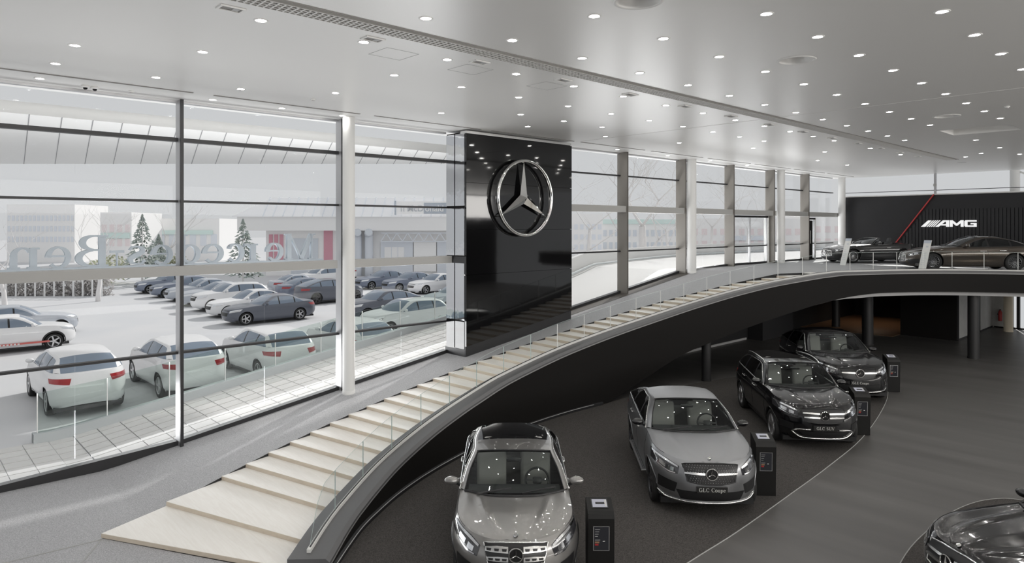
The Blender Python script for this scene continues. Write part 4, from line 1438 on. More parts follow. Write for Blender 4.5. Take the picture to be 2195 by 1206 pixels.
    if hi:
        MB().box(xi(L-0.9), xi(dc+0.1), -W/2+0.22, W/2-0.22, 0.26, 0.36).build('cabin_floor', 'cabin', root)
        hs = H-0.62
        seatm = sp.get('seat', 'seat_grey')
        for sg in (1, -1):
            cy = sg*0.37*W/1.8; ds = sp.get('seat_d', dc+1.18)
            e = MB()
            e.rbox(xi(ds+0.12), xi(ds-0.50), cy-0.26, cy+0.26, 0.36, 0.36+0.24, 0.06)
            bk = MB(); bk.rbox(-0.09, 0.09, -0.25, 0.25, 0, hs-0.10, 0.06)
            bk.xform(Matrix.Translation((xi(ds+0.08), cy, 0.50)) @ Matrix.Rotation(-0.22, 4, 'Y'))
            e.add(bk.v, bk.f)
            st_ = e.build('seat', seatm, root, smooth=True, angle=45)
            hr = MB(); hr.rbox(-0.05, 0.05, -0.14, 0.14, hs-0.12, hs+0.11, 0.045)
            hr.xform(Matrix.Translation((xi(ds+0.08), cy, 0.50)) @ Matrix.Rotation(-0.22, 4, 'Y'))
            hr.build('headrest', seatm, st_, smooth=True, angle=45)
        if not open_top and not sp.get('two_door'):
            e = MB(); e.rbox(xi(sp.get('seat_d', dc+1.18)+1.05), xi(sp.get('seat_d', dc+1.18)+0.85), -W/2+0.30, W/2-0.30, 0.45, H-0.52, 0.06)
            e.build('rear_bench', seatm, root, smooth=True, angle=45)
        # dashboard
        rows = []
        for k in range(13):
            y = lerp(-W/2+0.20, W/2-0.20, k/12)
            b = 0.06*(y/(W/2))**2
            rows.append([(Dc.x-0.06-b-0.10, y, zc-0.02),(Dc.x-0.30-b, y, zc+0.015),(Dc.x-0.52, y, zc-0.02),(Dc.x-0.60, y, zc-0.14),(Dc.x-0.50, y, 0.45)])
        MB().grid(rows).build('dashboard', 'cabin', root, smooth=True)
        sw = MB(); rows = []
        R_ = 0.185; cx_, cy_, cz_ = Dc.x-0.72, 0.37*W/1.8, zc-0.03
        for k in range(29):
            a = 2*PI*k/28; rows.append(Vector((0, R_*math.cos(a), R_*math.sin(a))))
        sw.tube(rows[:-1], 0.017, 6, closed=True)
        sw.rbox(-0.03, 0.02, -0.07, 0.07, -0.06, 0.05, 0.02)
        sw.bar((0,-R_,0),(0,R_,0),0.03,0.03); sw.bar((0,0,-R_),(0,0,0),0.03,0.03)
        sw.xform(Matrix.Translation((cx_, cy_, cz_)) @ Matrix.Rotation(-0.40, 4, 'Y'))
        sw.build('steering_wheel', 'trim_black', root, smooth=True, angle=40)
        if not open_top:
            mr = MB(); mr.rbox(Dc.lerp(RF,0.86).x-0.07, Dc.lerp(RF,0.86).x-0.03, -0.12, 0.12, Dc.lerp(RF,0.86).z-0.10, Dc.lerp(RF,0.86).z-0.03, 0.02)
            mr.build('rear_view_mirror', 'trim_black', root, smooth=True, angle=40)
    else:
        MB().box(xi(L-0.7), xi(dc+0.15), -W/2+0.18, W/2-0.18, 0.3, S.zt(L*0.5)-0.05).build('cabin_floor', 'cabin', root)
    # ---- underside, wheel wells, wheels
    e = MB(); e.box(xi(L-0.30), xi(0.35), -W/2+0.14, W/2-0.14, 0.17, 0.27)
    e.build('underbody', 'trim_black', root)
    tw = sp.get('tw', 0.24)
    ty, rim, brk = wheel_meshes(wr, tw, sp.get('rim', 'five'), sp.get('rimmat', 'alloy'))
    for k, x in enumerate(ax):
        for sg in (1, -1):
            e = MB(); rows = []
            for m in range(25):
                a = math.radians(lerp(-28, 208, m/24))
                cxp, czp = x+Ra*math.cos(a), wr+Ra*math.sin(a)
                f = S.ffr(L/2-cxp, czp); yo = S.hw(L/2-cxp, f)-0.004
                czp = max(czp, 0.14)
                rows.append([(cxp, sg*yo, czp), (cxp, sg*(W/2-0.40), czp)])
            e.grid(rows)
            c = [r[1] for r in rows]; e.add(c, [tuple(range(len(c)))])
            e.build('wheel_well', 'trim_black', root)
            w = put('wheel', ty, root, (x, sg*(W/2-0.03-tw/2), wr), 0 if sg > 0 else PI)
            put('rim', rim, w)
            if hi: put('brake_disc', brk, w)
            if sp.get('clad') or hi:
                e = MB(); rows = []
                cw2 = 0.055 if sp.get('clad') else 0.012
                for m in range(33):
                    a = math.radians(lerp(-24, 204, m/32)); row = []
                    for rr_, off in ((Ra-0.012,-0.02),(Ra-0.004,0.010),(Ra+cw2*0.7,0.012),(Ra+cw2,0.0)):
                        cxp, czp = x+rr_*math.cos(a), max(wr+rr_*math.sin(a), 0.16)
                        f = S.ffr(L/2-cxp, czp)
                        row.append((cxp, sg*(S.hw(L/2-cxp, f)+off), czp))
                    rows.append(row)
                e.grid(rows); e.build('arch_trim', 'trim_black' if sp.get('clad') else paint, root, smooth=True)
    if not hi:
        for sg in (1, -1):
            hl = sp['lamp_lo']
            mb = band(S.front, hl[0], hl[1], 0.006, 0.02, 8, 2)
            (mb if sg > 0 else mirrored(mb)).build('headlight', 'lamp_reflector', root, smooth=True)
            tl = sp['tail_lo']
            mb = band(S.rear, tl[0], tl[1], 0.008, 0.02, 8, 2)
            (mb if sg > 0 else mirrored(mb)).build('tail_light', 'tail_red', root, smooth=True)
            m = MB(); m.ball((xi(dc+0.42), sg*(S.hw(dc+0.42,1.0)+0.11), S.zt(dc+0.42)+0.08), 0.07, 0.11, 0.07, 10, 6)
            m.build('door_mirror', paint, root, smooth=True)
        gl_ = sp['grille_lo']
        band(S.front, gl_[0], gl_[1], 0.006, 0.02, 9, 2).build('grille', 'trim_black', root, smooth=True)
        return S
    # ---- door mirrors, handles, panel gaps
    for sg in (1, -1):
        md = sp.get('mir_d', dc+0.46); y0 = S.hw(md, 1.0); z0_ = S.zt(md)+sp.get('mir_z', 0.075)
        mm = MB()
        mm.ball((xi(md), sg*(y0+0.135), z0_), 0.075, 0.118, 0.064, 16, 10)
        mm.v = [(max(x, xi(md)-0.045), y, z) for x, y, z in mm.v]
        mo = mm.build('door_mirror', sp.get('mirmat', paint), root, smooth=True, angle=50)
        MB().ball((xi(md)-0.042, sg*(y0+0.14), z0_), 0.008, 0.10, 0.058, 14, 6).build('mirror_glass', 'chrome', mo, smooth=True)
        st_ = MB(); st_.bar((xi(md)+0.02, sg*(y0-0.03), z0_-0.08), (xi(md), sg*(y0+0.06), z0_-0.035), 0.05, 0.03)
        st_.build('mirror_foot', 'trim_black', mo)
        for dh in ([d2-0.17] if coupe else [d2-0.17, d3-0.20]):
            zh = S.zt(dh)-0.16
            h_ = MB(); h_.tube(spline([S.side(dh-0.11, zh, 0.004, sg), S.side(dh-0.09, zh, 0.03, sg), S.side(dh+0.09, zh+0.004, 0.03, sg), S.side(dh+0.11, zh+0.004, 0.004, sg)], 5), 0.014, 8)
            h_.build('door_handle', sp.get('handle', 'chrome_satin'), root, smooth=True)
        gp = MB()
        for dd in ([d1, d2] if coupe else [d1, d2, d3]):
            zs_ = [lerp(S.zb(dd)+0.16, S.zt(dd)-0.005, k/10) for k in range(11)]
            gp.tube([S.side(dd, z, 0.0, sg) for z in zs_ if (math.hypot(L/2-dd-ax[1], z-wr) > Ra+0.02)], 0.0045, 4)
        gp.tube([S.side(lerp(d1, d2 if coupe else d3, k/14), lerp(S.zb(2)+0.10, S.zb(3)+0.10, k/14), 0.0, sg) for k in range(15) if math.hypot(L/2-lerp(d1,d2 if coupe else d3,k/14)-ax[1], S.zb(2)+0.10-wr) > Ra+0.02], 0.0045, 4)
        gp.build('panel_gap', 'trim_black', root)
    hg = MB(); hg.tube([p+Vector((0,0.0,0.003)) for p in rs(side_edge, 20)]+[], 0.004, 4)
    hg.mirror_y().build('hood_gap', 'trim_black', root)
    return S
# ================================================================ serif lettering built from strokes
STK = [0]
def stroke(mb, pts, wid, depth):
    """flat ribbon in the x-y plane (thickness depth in z); wid: single or list"""
    P = [Vector((a, b, 0)) for a, b in pts]; n = len(P)
    w = wid if isinstance(wid, (list, tuple)) else [wid]*n
    rows = []; e_ = 0.0025*(STK[0] % 7); STK[0] += 1
    for i in range(n):
        t = (P[min(i+1,n-1)]-P[max(i-1,0)]).normalized(); nn = Vector((-t.y, t.x, 0))*w[i]/2
        a, b = P[i]+nn, P[i]-nn
        rows.append([(a.x,a.y,-e_),(b.x,b.y,-e_),(b.x,b.y,depth+e_),(a.x,a.y,depth+e_)])
    o = len(mb.v); mb.grid(rows, closed_u=True)
    e = o+4*(n-1); mb.f += [(o,o+1,o+2,o+3)[::-1], (e,e+1,e+2,e+3)]; mb.m += [0,0]
def arcs(mb, cx, cy, rx, ry, a0, a1, thick, thin, depth, n=14):
    pts = []; w = []
    for k in range(n+1):
        a = math.radians(lerp(a0, a1, k/n)); pts.append((cx+rx*math.cos(a), cy+ry*math.sin(a)))
        w.append(lerp(thin, thick, abs(math.cos(a))**1.3))
    stroke(mb, pts, w, depth)
def glyph(mb, c, d):
    """draws c with cap height 1 at x=0, returns advance"""
    K, T = 0.15, 0.055
    def stem(x, y0, y1, w=K): stroke(mb, [(x,y0),(x,y1)], w, d)
    def ser(x, y, w=0.26): stroke(mb, [(x-w/2,y),(x+w/2,y)], T, d)
    if c == 'M':
        stem(0.12,0,1,T); stem(0.95,0,1,K); stroke(mb,[(0.12,0.98),(0.50,0.03)],K,d); stroke(mb,[(0.50,0.03),(0.92,0.98)],T,d)
        ser(0.12,0.03,0.22); ser(0.95,0.03,0.30); ser(0.08,0.97,0.2); ser(0.98,0.97,0.22); return 1.12
    if c == 'B':
        stem(0.16,0,1); ser(0.14,0.03,0.24); ser(0.14,0.97,0.24)
        arcs(mb,0.34,0.76,0.24,0.215,-90,90,K*0.95,T,d); arcs(mb,0.36,0.27,0.30,0.245,-90,90,K,T,d)
        stroke(mb,[(0.14,0.975),(0.36,0.975)],T,d); stroke(mb,[(0.14,0.53),(0.38,0.53)],T,d); stroke(mb,[(0.14,0.028),(0.38,0.028)],T,d); return 0.78
    if c in 'eco':
        if c == 'o': arcs(mb,0.29,0.325,0.225,0.31,0,360,K*0.9,T,d,22)
        elif c == 'e':
            arcs(mb,0.29,0.325,0.22,0.31,0,315,K*0.9,T,d,20); stroke(mb,[(0.10,0.36),(0.52,0.36)],T,d)
        else:
            arcs(mb,0.29,0.325,0.22,0.31,48,315,K*0.9,T,d,20); stroke(mb,[(0.44,0.56),(0.46,0.47)],0.10,d)
        return 0.60
    if c == 'r':
        stem(0.16,0,0.63); ser(0.16,0.028); ser(0.10,0.61,0.14); stroke(mb,[(0.18,0.45),(0.30,0.60),(0.42,0.60)],[T,T*1.6,0.13],d); return 0.46
    if c == 'n':
        stem(0.14,0,0.63); ser(0.14,0.028); ser(0.08,0.61,0.14); stem(0.54,0,0.42); ser(0.54,0.028)
        arcs(mb,0.36,0.40,0.18,0.225,0,150,K*0.9,T,d,10); return 0.72
    if c == 'u':
        stem(0.14,0.2,0.63); ser(0.09,0.61,0.16); stem(0.52,0,0.63); ser(0.48,0.61,0.16); ser(0.57,0.028,0.16)
        arcs(mb,0.33,0.22,0.19,0.19,180,330,K*0.9,T,d,10); return 0.70
    if c == 'p':
        stem(0.14,-0.28,0.63); ser(0.14,-0.26); ser(0.08,0.61,0.14); arcs(mb,0.33,0.325,0.22,0.30,-160,160,K*0.9,T,d,18); return 0.66
    if c == 'd':
        stem(0.50,0,1.0); ser(0.44,0.975,0.16); ser(0.55,0.028,0.14); arcs(mb,0.29,0.325,0.21,0.30,25,335,K*0.9,T,d,18); return 0.68
    if c == 's':
        stroke(mb,[(0.42,0.50),(0.36,0.60),(0.24,0.62),(0.13,0.55),(0.14,0.43),(0.27,0.33),(0.40,0.22),(0.38,0.09),(0.26,0.03),(0.14,0.05),(0.08,0.16)],[T,T,T,0.10,0.13,K,0.13,0.10,T,T,T],d); return 0.52
    if c == '-': stroke(mb,[(0.04,0.33),(0.36,0.33)],0.09,d); return 0.42
    if c == 'G':
        arcs(mb,0.46,0.5,0.36,0.48,48,320,K,T,d,22); stem(0.75,0.06,0.42); ser(0.75,0.42,0.26); stroke(mb,[(0.70,0.86),(0.74,0.68)],T,d); return 0.95
    if c == 'C':
        arcs(mb,0.46,0.5,0.36,0.48,46,318,K,T,d,22); stroke(mb,[(0.72,0.90),(0.74,0.68)],T*1.3,d); return 0.90
    if c == 'L':
        stem(0.18,0,1); ser(0.18,0.97); stroke(mb,[(0.08,0.028),(0.62,0.028)],T,d); stroke(mb,[(0.62,0.0),(0.66,0.25)],T,d); return 0.76
    if c == 'E':
        stem(0.18,0,1); stroke(mb,[(0.06,0.972),(0.62,0.972)],T,d); stroke(mb,[(0.06,0.028),(0.66,0.028)],T,d); stroke(mb,[(0.18,0.51),(0.48,0.51)],T,d)
        stroke(mb,[(0.62,0.78),(0.62,1.0)],T,d); stroke(mb,[(0.66,0.0),(0.66,0.24)],T,d); stroke(mb,[(0.48,0.40),(0.48,0.62)],T,d); return 0.80
    if c == 'S':
        stroke(mb,[(0.56,0.72),(0.54,0.90),(0.36,0.975),(0.18,0.90),(0.12,0.74),(0.24,0.58),(0.42,0.46),(0.56,0.32),(0.52,0.12),(0.34,0.025),(0.16,0.08),(0.10,0.28)],[T,T,T,0.10,K,K,K,K,0.10,T,T,T],d); return 0.72
    if c == 'U':
        stem(0.18,0.3,1); ser(0.18,0.972); stem(0.74,0.3,1,T*1.2); ser(0.74,0.972); arcs(mb,0.46,0.31,0.28,0.28,180,360,K,T,d,12); return 0.94
    if c == 'V':
        stroke(mb,[(0.10,0.97),(0.44,0.02)],K,d); stroke(mb,[(0.44,0.02),(0.76,0.97)],T,d); ser(0.10,0.972); ser(0.76,0.972,0.22); return 0.88
    return 0.36
def word(text, depth, gap=0.05):
    """returns list of (MB, x) and the total width; cap height 1"""
    x = 0; out = []
    for c in text:
        mb = MB(); a = glyph(mb, c, depth)
        if mb.v: out.append((mb, x))
        x += a+gap
    return out, x-gap
# ================================================================ the cars
LOW = {'lamp_lo': ([(0.50,0.80),(0.82,0.92)], [(0.52,0.70),(0.82,0.80)]), 'tail_lo': ([(0.50,0.98),(0.86,0.98)], [(0.52,0.84),(0.86,0.86)]),
       'grille_lo': ([(-0.44,0.80),(0.44,0.80)], [(-0.38,0.58),(0.38,0.58)])}
GLA = dict(L=4.42, W=1.80, H=1.49, wb=2.70, fo=0.90, wr=0.335, bp=2.40, clad=True, cowl=(1.22,1.03), sunroof=5, rim='five',
    zt=[(0.10,0.87),(0.5,0.925),(1.2,1.0),(2.0,1.02),(3.2,1.06),(4.0,1.10),(4.42,1.06)], zb=[(0,0.25),(0.4,0.2),(2.2,0.22),(4.1,0.25),(4.42,0.36)],
    gh=dict(o0=1.55, o3=3.95, rf=(1.98,1.455), rr=(3.62,1.43), rg=(4.18,1.10), i1=(2.06,0.585,1.415), im=(2.8,0.60,1.43), i2=(3.55,0.565,1.385), i3=(4.08,0.62,1.09),
            o1=(2.30,0.655,1.375), om=(2.8,0.665,1.385), o2=(3.40,0.64,1.335)), win=[1.55,2.42,3.30,3.95], **LOW)
GLC = dict(L=4.66, W=1.89, H=1.64, wb=2.87, fo=0.88, wr=0.365, bp=2.50, cowl=(1.30,1.14), rim='five', seat='seat_grey', sunroof=4,
    zt=[(0.10,0.975),(0.5,1.035),(1.3,1.115),(2.2,1.13),(3.4,1.17),(4.2,1.20),(4.66,1.14)], zb=[(0,0.27),(0.4,0.21),(2.2,0.24),(4.3,0.27),(4.66,0.40)],
    gh=dict(o0=1.62, o3=4.20, rf=(2.10,1.595), rr=(3.92,1.575), rg=(4.46,1.20), i1=(2.18,0.63,1.555), im=(3.0,0.645,1.575), i2=(3.85,0.61,1.525), i3=(4.36,0.67,1.19),
            o1=(2.42,0.70,1.51), om=(3.0,0.71,1.525), o2=(3.75,0.68,1.47)), win=[1.62,2.52,3.42,4.20],
    lamp_lo=([(0.52,0.90),(0.86,1.0)],[(0.54,0.79),(0.86,0.88)]), tail_lo=([(0.45,1.06),(0.90,1.06)],[(0.50,0.90),(0.90,0.94)]), grille_lo=([(-0.47,0.92),(0.47,0.92)],[(-0.40,0.66),(0.40,0.66)]))
GLCC = dict(GLC); GLCC.update(L=4.73, H=1.60, wr=0.375, rim='twin', rimmat='alloy_dark', sunroof=None, mirmat='paint_black', wtrim='chrome_satin', clad=False,
    zt=[(0.10,0.965),(0.5,1.02),(1.3,1.105),(2.2,1.12),(3.4,1.16),(4.2,1.185),(4.73,1.13)], zb=[(0,0.25),(0.4,0.21),(2.2,0.24),(4.3,0.27),(4.73,0.40)],
    gh=dict(o0=1.62, o3=4.22, rf=(2.10,1.57), rr=(3.20,1.575), rg=(4.45,1.20), i1=(2.18,0.62,1.53), im=(2.7,0.625,1.55), i2=(3.20,0.60,1.525), i3=(4.35,0.64,1.19),
            o1=(2.42,0.69,1.485), om=(2.75,0.695,1.495), o2=(3.25,0.68,1.465)), win=[1.62,2.52,3.42,4.22])
GLEC = dict(GLCC); GLEC.update(L=4.90, W=2.0, H=1.73, wb=2.915, fo=0.90, wr=0.39, rim='five', rimmat='alloy', bp=2.55, cowl=(1.36,1.20), wtrim='chrome',
    zt=[(0.10,1.02),(0.5,1.085),(1.3,1.17),(2.2,1.19),(3.4,1.23),(4.3,1.26),(4.90,1.19)], zb=[(0,0.28),(0.4,0.22),(2.2,0.25),(4.4,0.28),(4.90,0.42)],
    gh=dict(o0=1.70, o3=4.35, rf=(2.20,1.69), rr=(3.30,1.70), rg=(4.58,1.28), i1=(2.28,0.66,1.645), im=(2.8,0.665,1.67), i2=(3.30,0.64,1.645), i3=(4.48,0.70,1.27),
            o1=(2.52,0.735,1.60), om=(2.85,0.74,1.61), o2=(3.35,0.72,1.575)), win=[1.70,2.60,3.52,4.35])
ECL = dict(L=4.92, W=1.85, H=1.46, wb=2.94, fo=0.85, wr=0.335, bp=2.62, cowl=(1.50,0.985), rim='five', seat='seat_dark', Lf=0.85, Lr=0.60,
    zt=[(0.10,0.80),(0.5,0.86),(1.45,0.945),(2.4,0.965),(3.6,1.0),(4.4,1.02),(4.92,0.98)], zb=[(0,0.22),(0.4,0.17),(2.4,0.19),(4.5,0.22),(4.92,0.36)],
    gh=dict(o0=1.82, o3=4.02, rf=(2.32,1.425), rr=(3.32,1.43), rg=(4.12,1.06), i1=(2.40,0.575,1.385), im=(2.85,0.585,1.405), i2=(3.30,0.56,1.38), i3=(4.05,0.60,1.05),
            o1=(2.62,0.645,1.345), om=(2.95,0.65,1.35), o2=(3.35,0.635,1.315)), win=[1.82,2.64,3.50,4.02], tailcrown=0.03,
    lamp_lo=([(0.48,0.75),(0.84,0.84)],[(0.50,0.64),(0.84,0.72)]), tail_lo=([(0.50,0.93),(0.88,0.93)],[(0.52,0.78),(0.88,0.80)]), grille_lo=([(-0.44,0.76),(0.44,0.76)],[(-0.38,0.48),(0.38,0.48)]))
ECX = dict(ECL); ECX.update(L=5.12, cowl=(1.72,0.985), bp=2.84, fo=0.87, wb=3.10,
    zt=[(0.10,0.80),(0.5,0.86),(1.65,0.945),(2.6,0.965),(3.8,1.0),(4.6,1.02),(5.12,0.98)], zb=[(0,0.22),(0.4,0.17),(2.4,0.19),(4.7,0.22),(5.12,0.36)],
    gh=dict(o0=2.04, o3=4.22, rf=(2.54,1.425), rr=(3.52,1.43), rg=(4.32,1.06), i1=(2.62,0.575,1.385), im=(3.05,0.585,1.405), i2=(3.50,0.56,1.38), i3=(4.25,0.60,1.05),
            o1=(2.84,0.645,1.345), om=(3.15,0.65,1.35), o2=(3.55,0.635,1.315)), win=[2.04,2.86,3.70,4.22])
GT4 = dict(L=5.05, W=1.95, H=1.45, wb=2.95, fo=0.95, wr=0.355, bp=2.95, cowl=(1.72,0.99), rim='multi', rimmat='alloy_dark', seat='seat_dark', Lf=0.95, Lr=0.65, bulge=0.03,
    zt=[(0.10,0.70),(0.5,0.80),(1.0,0.87),(1.7,0.95),(2.6,0.965),(3.8,1.0),(4.6,1.02),(5.05,0.96)], zb=[(0,0.16),(0.4,0.13),(2.4,0.16),(4.6,0.20),(5.05,0.34)], wtrim='trim_black',
    gh=dict(o0=2.06, o3=4.40, rf=(2.62,1.40), rr=(3.45,1.41), rg=(4.62,1.06), i1=(2.70,0.56,1.36), im=(3.1,0.57,1.38), i2=(3.45,0.55,1.365), i3=(4.52,0.60,1.05),
            o1=(2.92,0.63,1.315), om=(3.2,0.635,1.325), o2=(3.55,0.62,1.295)), win=[2.06,2.98,3.78,4.40], **LOW)
GTR = dict(L=4.55, W=1.94, H=1.26, wb=2.63, fo=0.93, wr=0.345, bp=2.95, two_door=True, open=True, open_d=(2.1,3.25), cowl=(1.78,0.93), rim='multi', rimmat='alloy', seat='seat_dark', seat_d=2.95, Lf=0.95, Lr=0.65, bulge=0.03, mir_z=0.09,
    zt=[(0.10,0.66),(0.5,0.76),(1.0,0.83),(1.7,0.89),(2.6,0.91),(3.4,0.94),(4.1,0.94),(4.55,0.86)], zb=[(0,0.15),(0.4,0.12),(2.4,0.15),(4.2,0.20),(4.55,0.34)],
    gh=dict(o0=2.02, o3=3.3, rf=(2.42,1.235), rr=(3,1.2), rg=(3.4,1.0), i1=(2.46,0.56,1.205), im=(2.8,0.57,1.2), i2=(3.1,0.55,1.2), i3=(3.4,0.60,1.0),
            o1=(2.6,0.6,1.1), om=(2.8,0.6,1.1), o2=(3.0,0.6,1.1)), win=[2.0,3.0], **LOW)

def face(root, S, c):
    """front end: grille, star, lamps, intakes, plate"""
    gu, gl = c['grille']
    g = band(S.front, gu, gl, 0.004, 0.0, 21, 5).build('grille', 'trim_black', root, smooth=True)
    fr = MB(); U = rs([(a,b,0) for a,b in gu], 21); Lw = rs([(a,b,0) for a,b in gl], 21)
    loop = [S.front(p.x,p.y,0.010) for p in U]+[S.front(p.x,p.y,0.010) for p in reversed(Lw)]
    fr.tube(loop, 0.012, 6, closed=True); fr.build('grille_frame', c.get('gframe','trim_black'), g, smooth=True)
    sz, sR = c['star']
    for z, hgt, y0, y1 in c.get('bars', []):
        for sg in (1, -1):
            b = band(S.front, [(y0*sg, z+hgt/2),((y0+y1)/2*sg, z+hgt/2+0.004),(y1*sg, z+hgt*0.35)], [(y0*sg, z-hgt/2),((y0+y1)/2*sg, z-hgt/2+0.004),(y1*sg, z-hgt*0.35)], 0.030, 0.03, 9, 2)
            bo = b.build('grille_bar', 'chrome_satin', g, smooth=True, angle=40)
            if c.get('holes'):
                for k in range(3):
                    yy = lerp(y0+0.05, y1-0.05, k/2)
                    e = band(S.front, [((yy-0.032)*sg, z+0.012),((yy+0.032)*sg, z+0.012)], [((yy-0.026)*sg, z-0.012),((yy+0.026)*sg, z-0.012)], 0.033, 0.0, 4, 1)
                    e.build('slot', 'trim_black', bo)
    if c.get('pins'):
        e = MB(); zlo = min(p[1] for p in gl)+0.03; zhi = max(p[1] for p in gu)-0.03
        nz = 9
        for k in range(nz):
            z = lerp(zlo, zhi, k/(nz-1)); f = k/(nz-1); hwid = lerp(abs(gl[0][0]), abs(gu[0][0]), f)-0.03
            m = int(hwid*2/0.042)
            for i in range(m+1):
                y = lerp(-hwid, hwid, (i+(0.5 if k % 2 else 0))/m) if m else 0
                if abs(y) < hwid and math.hypot(y, z-sz) > sR*1.05:
                    p = S.front(y, z, 0.012); q = 0.007
                    e.add([p+Vector((q,0,0)), p+Vector((0,q,0)), p+Vector((0,0,q)), p+Vector((0,-q,0)), p+Vector((0,0,-q))], [(0,1,2),(0,2,3),(0,3,4),(0,4,1)])
        eo = e.build('grille_pins', 'alloy', g); eo['kind'] = 'stuff'
    if c.get('slats'):
        zlo = min(p[1] for p in gl)+0.02; zhi = max(p[1] for p in gu)-0.02
        for k in range(c['slats']):
            y = lerp(-0.42, 0.42, k/(c['slats']-1))
            if abs(y) < sR: continue
            MB().tube([S.front(y, lerp(zlo, zhi, j/4), 0.014) for j in range(5)], 0.008, 5).build('grille_bar', 'chrome_satin', g, smooth=True)
    p = S.front(0, sz, 0.045)
    disc = MB(); disc.lathe([(0,0.0),(sR*0.95,0.0)], 24, axis='x'); disc.xform(Matrix.Translation(p+Vector((-0.02,0,0))))
    bd = disc.build('badge', 'trim_black', root)
    badge_mesh(sR, p).build('star_badge', 'chrome', bd, smooth=True, angle=30)
    for sg in (1, -1):
        up, lo = c['lamp']
        up = [(a*sg, b) for a, b in up]; lo = [(a*sg, b) for a, b in lo]
        h = band(S.front, up, lo, 0.006, 0.015, 14, 4).build('headlight', 'lamp_body', root, smooth=True, angle=40)
        U = rs([(a,b,0) for a,b in up], 9); Lw = rs([(a,b,0) for a,b in lo], 9)
        # eyebrow light strip along the upper edge, lower reflector strip
        def sub(f0, f1, u0, u1):
            def at(u, f):
                i = int(u*8*0.9999); t = u*8-i
                a = U[i].lerp(U[i+1], t); b = Lw[i].lerp(Lw[i+1], t); return (lerp(a.x,b.x,f), lerp(a.y,b.y,f))
            return [at(lerp(u0,u1,k/6), f0) for k in range(7)], [at(lerp(u0,u1,k/6), f1) for k in range(7)]
        for nm, args, m in (('light_strip', (0.05,0.22,0.05,0.97), 'lamp_reflector'), ('reflector', (0.42,0.80,0.18,0.40), 'lamp_reflector'), ('reflector', (0.40,0.78,0.50,0.74), 'lamp_reflector'), ('light_strip', (0.86,0.96,0.1,0.8), 'lamp_reflector')):
            a, b = sub(*args); band(S.front, a, b, 0.011, 0.006, 8, 1).build(nm, m, h, smooth=True, angle=40)
    for up, lo, both, m in c.get('intake', []):
        for sg in ((1,-1) if both else (1,)):
            band(S.front, [(a*sg,b) for a,b in up], [(a*sg,b) for a,b in lo], 0.005, 0.0, 12, 3).build('air_intake', m, root, smooth=True)
    for path, r, m in c.get('lips', []):
        pp = rs([(a,b,0) for a,b in path], 24)
        MB().tube([S.front(q.x,q.y,0.012) for q in pp], r, 7, flat=0.6).build('lower_trim', m, root, smooth=True)
    if c.get('plate'):
        zp, txt = c['plate']; p = S.front(0, zp, 0.02); x = max(p.x, S.front(0.2, zp, 0.03).x)
        pl = MB(); pl.rbox(x-0.012, x+0.006, -0.26, 0.26, zp-0.056, zp+0.056, 0.005)
        po = pl.build('number_plate', 'plate_black', root)
        if txt:
            gs, wdt = word(txt, 0.02); sc = 0.066
            for mb, gx in gs:
                mb.v = [(x+0.007+vz*0.05, (gx+vx-wdt/2)*sc, zp-0.030+vy*sc) for vx, vy, vz in mb.v]
                mb.build('letter', 'plate_text', po)
    if c.get('hood_badge'):
        d_ = c['hood_badge']; z = S.zt(0.1)+0.055
        b = MB(); b.lathe([(0,0.010),(0.026,0.008),(0.032,0.0)], 18); b.xform(Matrix.Translation((S.L/2-d_, 0, z)) @ Matrix.Rotation(0.45, 4, 'Y'))
        b.build('hood_badge', 'chrome', root, smooth=True, angle=40)

def tails(root, S, up, lo):
    for sg in (1, -1):
        band(S.rear, [(a*sg,b) for a,b in up], [(a*sg,b) for a,b in lo], 0.008, 0.02, 10, 3).build('tail_light', 'tail_red', root, smooth=True, angle=40)

def rails(root, S, sp, m):
    g = sp['gh']; L = S.L
    for sg in (1, -1):
        a = [(L/2-g['i1'][0]-0.08, sg*(g['i1'][1]+0.035), g['i1'][2]-0.02), (L/2-g['i1'][0]-0.22, sg*(g['i1'][1]+0.045), g['i1'][2]+0.045),
             (L/2-g['im'][0], sg*(g['im'][1]+0.045), g['im'][2]+0.05), (L/2-g['i2'][0]+0.12, sg*(g['i2'][1]+0.045), g['i2'][2]+0.05), (L/2-g['i2'][0]-0.06, sg*(g['i2'][1]+0.035), g['i2'][2]-0.02)]
        MB().tube(spline(a, 8), 0.020, 8).build('roof_rail', m, root, smooth=True)

def place(name, label, cat, sp, paint, front, heading, cfg, z=0.0):
    """front: ground point under the middle of the nose; heading in degrees"""
    a = math.radians(heading); L = sp['L']
    c = (front[0]-math.cos(a)*L/2, front[1]-math.sin(a)*L/2, z)
    r = thing(name, label, cat, c, a)
    S = build_car(r, sp, paint, 2)
    face(r, S, cfg)
    return r, S

c_gla = dict(grille=([(-0.43,0.835),(-0.2,0.85),(0.2,0.85),(0.43,0.835)],[(-0.37,0.615),(-0.15,0.59),(0.15,0.59),(0.37,0.615)]), star=(0.725,0.10), gframe='chrome_satin',
    bars=[(0.775,0.062,0.10,0.40),(0.672,0.058,0.10,0.375)], holes=True,
    lamp=([(0.47,0.80),(0.60,0.875),(0.83,0.935)],[(0.52,0.665),(0.66,0.685),(0.86,0.82)]),
    intake=[([(-0.55,0.50),(0.55,0.50)],[(-0.48,0.34),(0.48,0.34)],False,'trim_black'),([(0.60,0.56),(0.80,0.60)],[(0.62,0.42),(0.80,0.44)],True,'trim_black')], hood_badge=0.17)
r, S = place('suv', 'grey metallic compact crossover with dark glass roof, nearest to the camera', 'car', GLA, 'paint_grey', (6.12,6.44), 227.4, c_gla)
tails(r, S, [(0.45,1.02),(0.85,1.0)], [(0.50,0.86),(0.85,0.86)])

